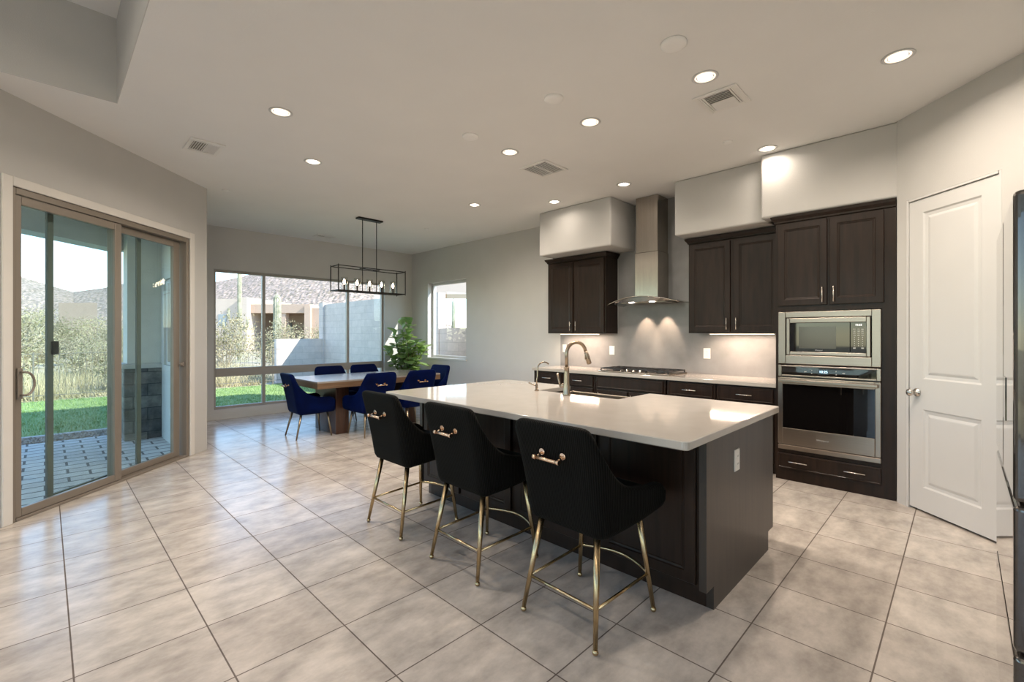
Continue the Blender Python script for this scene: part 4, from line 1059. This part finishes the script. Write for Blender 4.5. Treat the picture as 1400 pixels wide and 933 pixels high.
def vent(name, label, x0, x1, y0, y1, kind):
    t = thing(name, label, 'air vent', ((x0 + x1) / 2, (y0 + y1) / 2, CZ))
    f = MB(); fw = 0.035; za, zc = CZ - 0.012, CZ - 0.0005
    f.box(x0, x1, y0, y0 + fw, za, zc, 0.003, 1); f.box(x0, x1, y1 - fw, y1, za, zc, 0.003, 1); f.box(x0, x0 + fw, y0 + fw, y1 - fw, za, zc, 0.003, 1); f.box(x1 - fw, x1, y0 + fw, y1 - fw, za, zc, 0.003, 1)
    f.build('vent_frame', M['vent'], t)
    B(x0 + fw, x1 - fw, y0 + fw, y1 - fw, CZ - 0.003, CZ - 0.0008).build('vent_back', M['vent_dark'] if kind == 'return' else M['vent_mid'], t)
    s = MB(); ia, ib, ja, jb = x0 + fw, x1 - fw, y0 + fw, y1 - fw
    if kind == 'return':
        s.box(ia, ib, (ja + jb) / 2 - 0.008, (ja + jb) / 2 + 0.008, CZ - 0.012, CZ - 0.003)
        n = 12
        for k in range(n):
            xx = ia + (ib - ia) * (k + 0.5) / n; s.box(xx - 0.0035, xx + 0.0035, ja, jb, CZ - 0.008, CZ - 0.003)
    else:
        for (p, q_) in ((ja, ja + 0.03), (jb - 0.03, jb)):
            for k in range(2): s.box(ia, ib, p + k * 0.016, p + k * 0.016 + 0.01, CZ - 0.011, CZ - 0.004)
        n = 11
        for k in range(n):
            xx = ia + (ib - ia) * (k + 0.5) / n
            sg = -1 if k < n / 2 else 1
            mt = Matrix.Translation((xx, (ja + jb) / 2, CZ - 0.008)) @ Matrix.Rotation(sg * 0.7, 4, 'Y')
            s.box(-0.0085, 0.0085, -(jb - ja) / 2 + 0.034, (jb - ja) / 2 - 0.034, -0.0012, 0.0012, mtx=mt)
    s.build('louvers', M['vent'], t)
    return t
vent('ceiling_vent', 'white louvered ceiling vent above the sliding patio door', 0.90, 1.17, 4.86, 5.22, 'supply')
v2 = vent('ceiling_vent', 'white louvered ceiling vent over the near end of the island', 3.36, 3.69, 1.125, 1.43, 'supply')
vent('return_air_grille', 'square brown return air grille in two halves over the island', 3.49, 3.875, 2.97, 3.33, 'return')
vent('ceiling_vent', 'small white ceiling vent left of the chandelier near the big window', 3.32, 3.64, 7.98, 8.22, 'supply')

# ------------------------------------------------------------------ fiddle leaf fig
pl = thing('fiddle_leaf_fig', 'leafy green fiddle leaf fig in the corner between the two windows', 'plant', (5.16, 8.14, 0))
px, py = 5.16, 8.14
MB().lathe([(0.13, 0.0), (0.15, 0.02), (0.18, 0.30), (0.185, 0.34), (0.165, 0.34), (0.16, 0.29), (0.001, 0.29)], (px, py, 0), 28).build('pot', M['pot'], pl)
MB().lathe([(0.158, 0.291), (0.158, 0.31), (0.001, 0.315)], (px, py, 0), 24).build('soil', M['soil'], pl)
stem = MB(); fol = MB(); rnd = random.Random(11)
def leaf(mb, base, d, up, Ln, Wd):
    d = d.normalized(); side = d.cross(up).normalized(); nrm = side.cross(d).normalized()
    if nrm.z < 0: nrm = -nrm
    K = 8; vs = []
    prof = [0.10, 0.42, 0.62, 0.72, 0.88, 1.0, 0.92, 0.6, 0.06]
    for i in range(K + 1):
        t = i / K; c = base + d * (Ln * t) - Z * (0.35 * Ln * t * t) + nrm * 0.02 * math.sin(6 * t)
        ww = Wd * prof[i] / 2
        vs += [c - side * ww + nrm * (0.25 * ww), c - nrm * 0.004, c + side * ww + nrm * (0.25 * ww)]
    for v in vs:
        v.x = min(v.x, RX - 0.04); v.y = min(v.y, FY - 0.03)
    fs = []
    for i in range(K):
        a = 3 * i; fs += [(a, a + 1, a + 4, a + 3), (a + 1, a + 2, a + 5, a + 4)]
    mb.add(vs, fs, True)
branches = [((0, 0), (0.04, -0.10), 1.58), ((0.03, 0.02), (0.20, -0.42), 1.08), ((-0.03, 0.0), (-0.28, -0.12), 1.36), ((0.0, -0.03), (-0.12, -0.30), 1.05), ((0.02, 0.03), (-0.13, -0.12), 1.50), ((-0.02, 0.02), (-0.30, 0.08), 1.0), ((0.03, -0.02), (0.26, -0.16), 1.12), ((0.0, -0.02), (0.02, -0.36), 1.2)]
for (b0, tp, zt) in branches:
    path = []
    for i in range(9):
        t = i / 8
        path.append(Vector((px + b0[0] + (tp[0]) * t ** 1.4, py + b0[1] + tp[1] * t ** 1.4, 0.30 + (zt - 0.30) * t)))
    stem.tube(path, [0.014 - 0.009 * i / 8 for i in range(9)], 7)
    nl = int(13 + 12 * (zt - 0.9))
    for k in range(nl):
        t = 0.34 + 0.66 * k / (nl - 1); i = min(7, int(t * 8)); f_ = t * 8 - i
        p = path[i] + (path[i + 1] - path[i]) * f_
        az = k * 2.4 + rnd.uniform(-0.4, 0.4); el = 0.30 + 0.7 * t ** 3 + rnd.uniform(-0.3, 0.4)
        d = Vector((math.cos(az) * math.cos(el), math.sin(az) * math.cos(el), math.sin(el)))
        Ln = rnd.uniform(0.22, 0.34)
        if d.x > 0 and p.x + d.x * Ln > RX - 0.03: d.x *= -0.6
        if d.y > 0 and p.y + d.y * Ln > FY - 0.03: d.y *= -0.6
        leaf(fol, p, d, Z if abs(d.z) < 0.95 else Vector((1, 0, 0)), Ln, Ln * 0.74)
stem.build('stems', M['stem'], pl); fol.build('foliage', M['leaf'], pl)

# ------------------------------------------------------------------ outdoors
GZ = -0.1
def FL(d, l, z=0.0):   # point from distance ahead of and sideways from the viewer
    return Vector((math.sin(YAW) * d + math.cos(YAW) * l, math.cos(YAW) * d - math.sin(YAW) * l, z))
structure(MB().prism([(-5.05, 4.75), (-0.62, 4.75), (1.18, 6.55), (1.18, 8.79), (1.05, 8.95), (-5.05, 8.95)], GZ - 0.1, GZ).build('ground_patio', M['paver']))
structure(MB().prism([(-12, 8.95), (1.05, 8.95), (1.05, 9.5), (-12, 9.5)], GZ - 0.1, GZ - 0.01).build('ground_gravel', M['gravel']))
# loose stones on the gravel strip
gv = MB(); rg = random.Random(3)
for k in range(1500):
    x, y = rg.uniform(-2.6, 1.0), rg.uniform(9.0, 9.45); r_ = rg.uniform(0.012, 0.03)
    rot = Euler((rg.uniform(0, 6), rg.uniform(0, 6), rg.uniform(0, 6))).to_matrix()
    vs = [rot @ Vector(v) * r_ + Vector((x, y, GZ + r_ * 0.2)) for v in ((1, 0, 0), (-1, 0, 0.1), (0, 0.8, 0), (0, -0.9, 0), (0, 0, 0.7), (0.1, 0, -0.7))]
    gv.add(vs, [(0, 2, 4), (2, 1, 4), (1, 3, 4), (3, 0, 4), (2, 0, 5), (1, 2, 5), (3, 1, 5), (0, 3, 5)])
tag(gv.build('gravel_stones', M['gravel']), 'strip of loose brown gravel stones between patio and lawn', 'gravel', kind='stuff')
structure(B(-12, 1.05, 9.5, 9.6, GZ - 0.1, GZ + 0.01, 0.01, 1).build('trim_3', M['kerb']))
structure(MB().prism([(-12, 9.6), (1.05, 9.6), (1.05, 8.95), (1.18, 8.79), (6.4, 8.79), (6.4, 14.5), (-12, 14.5)], GZ - 0.1, GZ).build('ground_lawn', M['lawn']))
gr = MB(); rg = random.Random(5)
for k in range(26000):
    x, y = rg.uniform(-3.2, 5.6), rg.uniform(9.62, 14.45)
    hgt = rg.uniform(0.025, 0.05); a = rg.uniform(0, 6.28); wv = 0.006
    u_ = Vector((math.cos(a) * wv, math.sin(a) * wv, 0)); p = Vector((x, y, GZ))
    gr.add([p - u_, p + u_, p + Vector((rg.uniform(-.02, .02), rg.uniform(-.02, .02), hgt))], [(0, 1, 2)])
tag(gr.build('lawn_grass', M['grass']), 'short green grass blades of the lawn behind the house', 'grass', kind='stuff')
structure(MB().prism([(-60, 14.5), (40, 14.5), (90, 80), (-60, 110)], GZ - 0.15, GZ - 0.03).build('ground_desert', M['desert']))
structure(MB().prism([(6.4, -6), (60, -6), (60, 14.5), (6.4, 14.5)], GZ - 0.15, GZ - 0.03).build('ground_side_yard', M['desert']))
structure(MB().prism([(5.82, -6), (6.4, -6), (6.4, 8.79), (5.82, 8.79)], GZ - 0.15, GZ - 0.02).build('ground_side_path', M['gravel']))
structure(MB().prism([(-12, -25), (60, -25), (60, -6), (-12, -6)], GZ - 0.15, GZ - 0.04).build('ground_front', M['desert']))
structure(MB().prism([(-12, -6), (1.1, -6), (1.1, -4.15), (-12, -4.15)], GZ - 0.15, GZ - 0.03).build('ground_rear', M['desert']))
structure(MB().prism([(-60, -25), (-12, -25), (-12, 14.5), (-60, 14.5)], GZ - 0.15, GZ - 0.04).build('ground_left', M['desert']))
# patio roof edge, column with stone base, corner post
pr_ = MB()
e0, e1 = FL(2.0, -6.02), FL(6.9, -6.02)
pr_.prism([(1.18, 6.60), (1.18, 9.0), tuple(e1.xy), tuple(e0.xy), (-3.7, 4.80), (-0.62, 4.80)], 2.90, 3.02)
structure(pr_.build('ceiling_patio', M['stucco']))
bm_ = MB(); q_ = [FL(2.0, -6.0), FL(6.85, -6.0), FL(6.85, -5.70), FL(2.0, -5.70)]
bm_.prism([tuple(v.xy) for v in q_], 2.61, 2.90)
structure(bm_.build('beam_patio', M['stucco']))
cb = MB(); cb.box(0.80, 1.26, 8.30, 8.78, 0.96, 2.94)
structure(cb.build('column_patio', M['stucco']))
cb = MB(); cb.box(0.76, 1.24, 8.26, 8.82, GZ, 0.90, 0.01, 1); 
structure(cb.build('column_stone', M['stonebase']))
structure(B(0.73, 1.25, 8.23, 8.85, 0.90, 0.97, 0.01, 1).build('trim_4', M['kerb']))
outlet('white covered outdoor outlet low on the stucco wall beyond the patio door', (1.179, 7.55, 0.32), (0, -1, 0), NX, 0.09, 0.14, 'switch', name='outdoor_outlet')
# block walls
tag(B(6.4, 6.6, 8.68, 14.85, GZ, 2.36).build('block_garden_wall', M['block']), 'tall grey block garden wall running away outside the big window', 'garden wall')
tag(B(6.33, 6.63, 14.85, 15.15, GZ, 2.42).build('block_pillar', M['block']), 'grey block pillar at the far end of the tall garden wall', 'pillar')
tag(B(4.93, 6.33, 14.9, 15.08, GZ, 1.24).build('low_block_wall', M['block']), 'low pale block wall with a slanting shadow beyond the lawn', 'garden wall')
tag(B(6.42, 6.58, -2.0, 8.68, GZ, 1.52).build('side_yard_wall', M['block']), 'low block wall seen through the small side window', 'garden wall')
# wire fence beyond the lawn
M['fence'] = mat('fence_metal', (0.20, 0.18, 0.15, 1), 0.6, 0.3)
fe = thing('wire_fence', 'thin dark wire view fence along the far edge of the lawn', 'fence', (0, 14.55, GZ))
rl = MB()
for zz_ in (0.12, 1.05): rl.box(-10, 4.93, 14.54, 14.56, GZ + zz_ - 0.007, GZ + zz_ + 0.007)
rl.build('rail', M['fence'], fe)
for i in range(7):
    B(-10 + i * 2.45, -10 + i * 2.45 + 0.03, 14.535, 14.565, GZ - 0.05, GZ + 1.08, 0.004, 1).build('post', M['fence'], fe)
pk = MB(); rg = random.Random(9)
x = -9.9
while x < 4.9:
    ph = rg.uniform(0, 6)
    pk.tube([(x + 0.012 * math.sin(ph + k * 1.9), 14.55, GZ + 0.12 + 0.93 * k / 6) for k in range(7)], 0.004, 4, caps=False)
    x += 0.11
pk.build('wire_infill', M['fence'], fe)

M['straw'] = two_tone('dry_grass_blades', (0.36, 0.31, 0.17, 1), (0.60, 0.52, 0.33, 1), 2, 0.38, 0.62)
dg_ = MB(); rg = random.Random(15)
for k in range(24000):
    x, y = rg.uniform(-13, 5.5), 14.95 + 9 * rg.random() ** 1.6
    if y > 14.75 and x > 4.6 and y < 15.4: continue
    hgt = rg.uniform(0.25, 0.62) * (0.75 + 0.5 * math.sin(x * 1.7) * math.sin(y * 1.1)); a = rg.uniform(0, 6.28)
    u_ = Vector((math.cos(a) * 0.008, math.sin(a) * 0.008, 0)); p = Vector((x, y, GZ - 0.03))
    dg_.add([p - u_, p + u_, p + Vector((rg.gauss(0, .12), rg.gauss(0, .12), hgt))], [(0, 1, 2)])
tag(dg_.build('dry_grass', M['straw']), 'dry straw coloured desert grass on the ground beyond the fence', 'dry grass', kind='stuff')
# desert shrubs: three kinds, each with its own foliage and twigs, then copies
def make_shrub(seed, R_, H_, dens, label):
    rg = random.Random(seed)
    t = thing('desert_shrub', label, 'shrub', group='desert shrubs beyond the fence')
    lv, tw = MB(), MB()
    for b_ in range(int(26)):
        az = rg.uniform(0, 6.28); rr = R_ * math.sqrt(rg.random()); hh_ = H_ * rg.uniform(0.55, 1.0) * (1 - 0.35 * (rr / R_) ** 2)
        tip = Vector((rr * math.cos(az), rr * math.sin(az), hh_)); mid = Vector((tip.x * 0.35, tip.y * 0.35, hh_ * 0.45))
        pth_ = [Vector((0.05 * math.cos(az), 0.05 * math.sin(az), 0)), mid, tip]
        tw.tube(pth_, [0.02, 0.012, 0.004], 4, caps=False)
        for k in range(dens):
            s_ = rg.uniform(0.25, 1.0); p = mid + (tip - mid) * ((s_ - 0.25) / 0.75) if s_ > 0.3 else mid * (s_ / 0.3)
            p = p + Vector((rg.gauss(0, 0.16 * R_), rg.gauss(0, 0.16 * R_), rg.gauss(0, 0.09 * H_)))
            if p.z < 0.02: p.z = rg.uniform(0.02, 0.2)
            q_ = Vector((rg.gauss(0, 1), rg.gauss(0, 1), rg.gauss(0.5, 1))).normalized(); sd = q_.orthogonal().normalized()
            ll = rg.uniform(0.04, 0.10); ww_ = rg.uniform(0.010, 0.028)
            lv.add([p - sd * ww_, p + sd * ww_, p + q_ * ll + sd * ww_ * 0.4, p + q_ * ll - sd * ww_ * 0.4], [(0, 1, 2, 3)])
        for k in range(6):
            p = mid + (tip - mid) * rg.random(); e_ = p + Vector((rg.gauss(0, 0.2), rg.gauss(0, 0.2), rg.uniform(0.05, 0.35)))
            tw.tube([p, e_], [0.008, 0.003], 3, caps=False)
    lv.build('foliage', M['brush'], t, world=False); tw.build('twigs', M['twig'], t, world=False)
    return t
protos = [make_shrub(1, 1.0, 1.3, 70, 'pale olive desert shrub in the thicket behind the wire fence'), make_shrub(2, 1.5, 2.4, 110, 'pale olive desert shrub in the thicket behind the wire fence'), make_shrub(3, 1.2, 1.8, 45, 'pale olive desert shrub in the thicket behind the wire fence')]
rg = random.Random(21); first = [True] * 3
spots = []
for d in [16.0, 17.2, 18.5, 20, 21.5, 23.5, 25.5, 28, 31, 35, 40]:
    for k in range(40):
        u_ = -1.30 + 0.93 * (k + rg.uniform(0.0, 1.0)) / 40
        spots.append((d * rg.uniform(0.96, 1.06), u_))
placed = []
spots = [(20.0, -0.625), (21.5, -0.565), (21.0, -0.505), (22.5, -0.447), (17.6, -0.63)] + [((-9 + 1.32 * k) * math.sin(YAW) + 16.0 * math.cos(YAW), ((-9 + 1.32 * k) * math.cos(YAW) - 16.0 * math.sin(YAW)) / ((-9 + 1.32 * k) * math.sin(YAW) + 16.0 * math.cos(YAW))) for k in range(9)] + spots
for (d, u_) in spots:
    p = FL(d, u_ * d, GZ - 0.03)
    if p.y < 15.6 or (p.x > 6.9 and p.y < 19.5) or (p - FL(15.5, -2.0)).length < 4: continue
    if p.y < 18.0 and p.x > 2.9 and p.x < 9.0: continue
    if p.x > 4.4 and p.y < 19: continue
    if u_ > -0.66 and u_ < -0.41 and d > 24: continue
    if d > 34 and u_ > -0.82: continue
    if any((p - c_).length < 2.2 for c_ in (FL(26, -0.594 * 26), FL(24, -0.512 * 24))): continue
    k = rg.choice([0, 1, 1, 2, 2])
    if d > 26: k = 1
    if p.y < 16.6: k = 0
    z_ = rg.uniform(0.8, 1.15)
    if u_ < -0.75 and k: z_ *= 1.45
    rad = z_ * (1.1, 1.65, 1.35)[k] * 0.95
    if any((p - q_).length < rad + r_ for q_, r_ in placed): continue
    placed.append((p, rad))
    if first[k]: s = protos[k]; first[k] = False
    else: s = copy_tree(protos[k])
    s.location = p; s.rotation_euler = (0, 0, rg.uniform(0, 6.28))
    s.scale = (z_, z_, z_ * rg.uniform(0.85, 1.1))
for k in range(3):
    if first[k]: protos[k].location = FL(30, -30, GZ)
def shrub_at(k, loc, sc_, lab, grp=None):
    s = copy_tree(protos[k]); s.location = loc; s.scale = (sc_, sc_, sc_); s['label'] = lab
    if grp: s['group'] = grp
    else:
        if 'group' in s: del s['group']
shrub_at(2, (7.7, 9.3, GZ), 0.75, 'olive shrub seen through the small side window above the low wall')
shrub_at(0, (7.95, 11.1, GZ), 0.95, 'broad olive shrub behind the low wall in the small side window')

# saguaros
def saguaro(label, loc, H_, R_, arms):
    t = thing('saguaro_cactus', label, 'cactus', loc)
    def ribbed(path, r_, m_, nm):
        mb = MB(); n = 28
        path = [Vector(p) for p in path]; rings = []
        nr = Vector((1, 0, 0))
        for i, p in enumerate(path):
            tg = (path[min(i + 1, len(path) - 1)] - path[max(0, i - 1)]).normalized()
            nr = (nr - tg * nr.dot(tg)).normalized(); bb_ = tg.cross(nr)
            f_ = i / (len(path) - 1); rr = r_ * (1.0 if f_ < 0.9 else math.sqrt(max(0.02, 1 - ((f_ - 0.9) / 0.1) ** 2)))
            rings.append([p + (nr * math.cos(2 * PI * k / n) + bb_ * math.sin(2 * PI * k / n)) * rr * (1.0 if k % 2 else 0.86) for k in range(n)])
        vs = [v for q_ in rings for v in q_]
        fs = [(i * n + k, i * n + (k + 1) % n, (i + 1) * n + (k + 1) % n, (i + 1) * n + k) for i in range(len(path) - 1) for k in range(n)] + [[(len(path) - 1) * n + k for k in range(n)]]
        mb.add(vs, fs, False); mb.build(nm, m_, t, world=False)
    ribbed([(0, 0, H_ * i / 20) for i in range(21)], R_, M['cactus'], 'trunk')
    for (z0, out, z1, az) in arms:
        dx, dy = math.cos(az), math.sin(az)
        pth_ = []
        for i in range(9):
            a = PI / 2 * i / 8
            pth_.append((dx * out * math.sin(a), dy * out * math.sin(a), z0 + out * 0.7 * (1 - math.cos(a))))
        for i in range(1, 9): pth_.append((dx * out, dy * out, z0 + out * 0.7 + (z1 - z0 - out * 0.7) * i / 8))
        ribbed(pth_, R_ * 0.62, M['cactus'], 'arm')
    return t
RA = -YAW
saguaro('tall slim saguaro cactus with curved arms in front of the neighbouring house', FL(26, -0.594 * 26, GZ), 5.4, 0.115, [(2.05, 0.62, 3.0, RA + PI), (1.75, 0.45, 2.4, RA), (1.5, 0.8, 2.2, RA + PI + 0.4)])
saguaro('thick saguaro cactus without arms in front of the neighbouring porch', FL(24, -0.512 * 24, GZ), 3.62, 0.19, [])
saguaro('distant slim saguaro cactus seen through the small side window', (14.5, 18.4, GZ), 3.3, 0.10, [])

# neighbouring house
HD = 42
def hbox(mb, l0, l1, d0, d1, z0, z1):
    q_ = [FL(HD + d0, l0), FL(HD + d0, l1), FL(HD + d1, l1), FL(HD + d1, l0)]
    mb.prism([tuple(v.xy) for v in q_], z0, z1)
nh = thing('neighbour_house', 'tan flat roofed stucco house with a shaded porch outside the big window', 'house', FL(HD, -22, GZ))
u2l = lambda px_: (px_ - 700) / 627 * HD
y2z = lambda py_, d=HD: CAM_H + (457.5 - py_) / 627 * d
m_ = MB()
hbox(m_, u2l(255), u2l(330), 0, 8, GZ, y2z(409)); hbox(m_, u2l(330), u2l(341), -0.4, 8, GZ, y2z(407))
hbox(m_, u2l(341), u2l(437), 5, 9, GZ, y2z(417))
m_.build('house_wall', M['house2'], nh)
m_ = MB()
hbox(m_, u2l(341), u2l(422), 0.2, 5, y2z(428), y2z(416)); hbox(m_, u2l(416), u2l(424), 0, 5, GZ, y2z(418)); hbox(m_, u2l(372), u2l(388), 0.3, 1.0, GZ, y2z(428)); hbox(m_, u2l(424), u2l(440), 0.4, 5, GZ, y2z(421))
m_.build('porch', M['house'], nh)
m_ = MB(); hbox(m_, u2l(299), u2l(310), -0.06, 0, y2z(446), y2z(430)); m_.build('window', M['pane'], nh)
m_ = MB(); hbox(m_, u2l(352), u2l(364), 4.9, 5.0, y2z(468), y2z(440)); m_.build('glass_door', M['pane'], nh)
fh = thing('distant_house', 'low pinkish tan house on the slope seen through the patio door', 'house', FL(60, -60, GZ))
m_ = MB(); q_ = [FL(64, (80 - 700) / 627 * 64), FL(64, (133 - 700) / 627 * 64), FL(70, (133 - 700) / 627 * 70), FL(70, (80 - 700) / 627 * 70)]
m_.prism([tuple(v.xy) for v in q_], GZ, CAM_H + (457.5 - 414) / 627 * 64); m_.build('house_wall', M['house'], fh)
# ramada beyond the side wall
rm = thing('garden_ramada', 'pale stucco garden ramada seen at the top of the small side window', 'ramada', FL(15, -2, GZ))
m_ = MB(); q_ = [FL(15, -2.62), FL(15, -0.9), FL(17, -0.9), FL(17, -2.62)]
m_.prism([tuple(v.xy) for v in q_], 2.70, 3.5); m_.build('roof_slab', M['house2'], rm)
for l0 in (-2.62, -1.1):
    m_ = MB(); q_ = [FL(15.1, l0), FL(15.1, l0 + 0.22), FL(15.3, l0 + 0.22), FL(15.3, l0)]; m_.prism([tuple(v.xy) for v in q_], GZ, 2.70); m_.build('post', M['house2'], rm)

# hills: terrain ring beyond the houses
crest = [(-700, 392), (-200, 372), (26, 377), (60, 388), (100, 399), (140, 394), (170, 388), (230, 388), (294, 386), (330, 379), (360, 371), (420, 360), (470, 352), (520, 362), (560, 395), (600, 440), (650, 456)]
hl = MB(); NI, NJ = 420, 60; rg = random.Random(4)
vs = []
for i in range(NI + 1):
    pxx = -700 + 1350 * i / NI; u_ = (pxx - 700) / 627; ph = interp(crest, pxx)
    for j in range(NJ + 1):
        t = j / NJ; d = 75 + 95 * t
        tt = min(1.0, j / 50)
        zc = CAM_H + (457.5 - ph) / 627 * (75 + 95 * 50 / NJ)
        z_ = GZ - 0.5 + (zc - GZ + 0.5) * (tt ** 1.25) - (max(0, j - 50) * 1.2)
        amp = 0.9 * math.sin(PI * min(1, tt)) + 0.25
        z_ += rg.uniform(-1, 1) * amp * 0.14 + amp * 0.5 * math.sin(pxx * 0.031 + 1.7 * math.sin(j * 0.23)) * math.sin(j * 0.31 + pxx * 0.012)
        vs.append(FL(d, u_ * d, z_))
fs = [(i * (NJ + 1) + j, (i + 1) * (NJ + 1) + j, (i + 1) * (NJ + 1) + j + 1, i * (NJ + 1) + j + 1) for i in range(NI) for j in range(NJ)]
hl.add(vs, fs, False); structure(hl.build('ground_hills', M['hill']))
print('objects', len(S.objects))
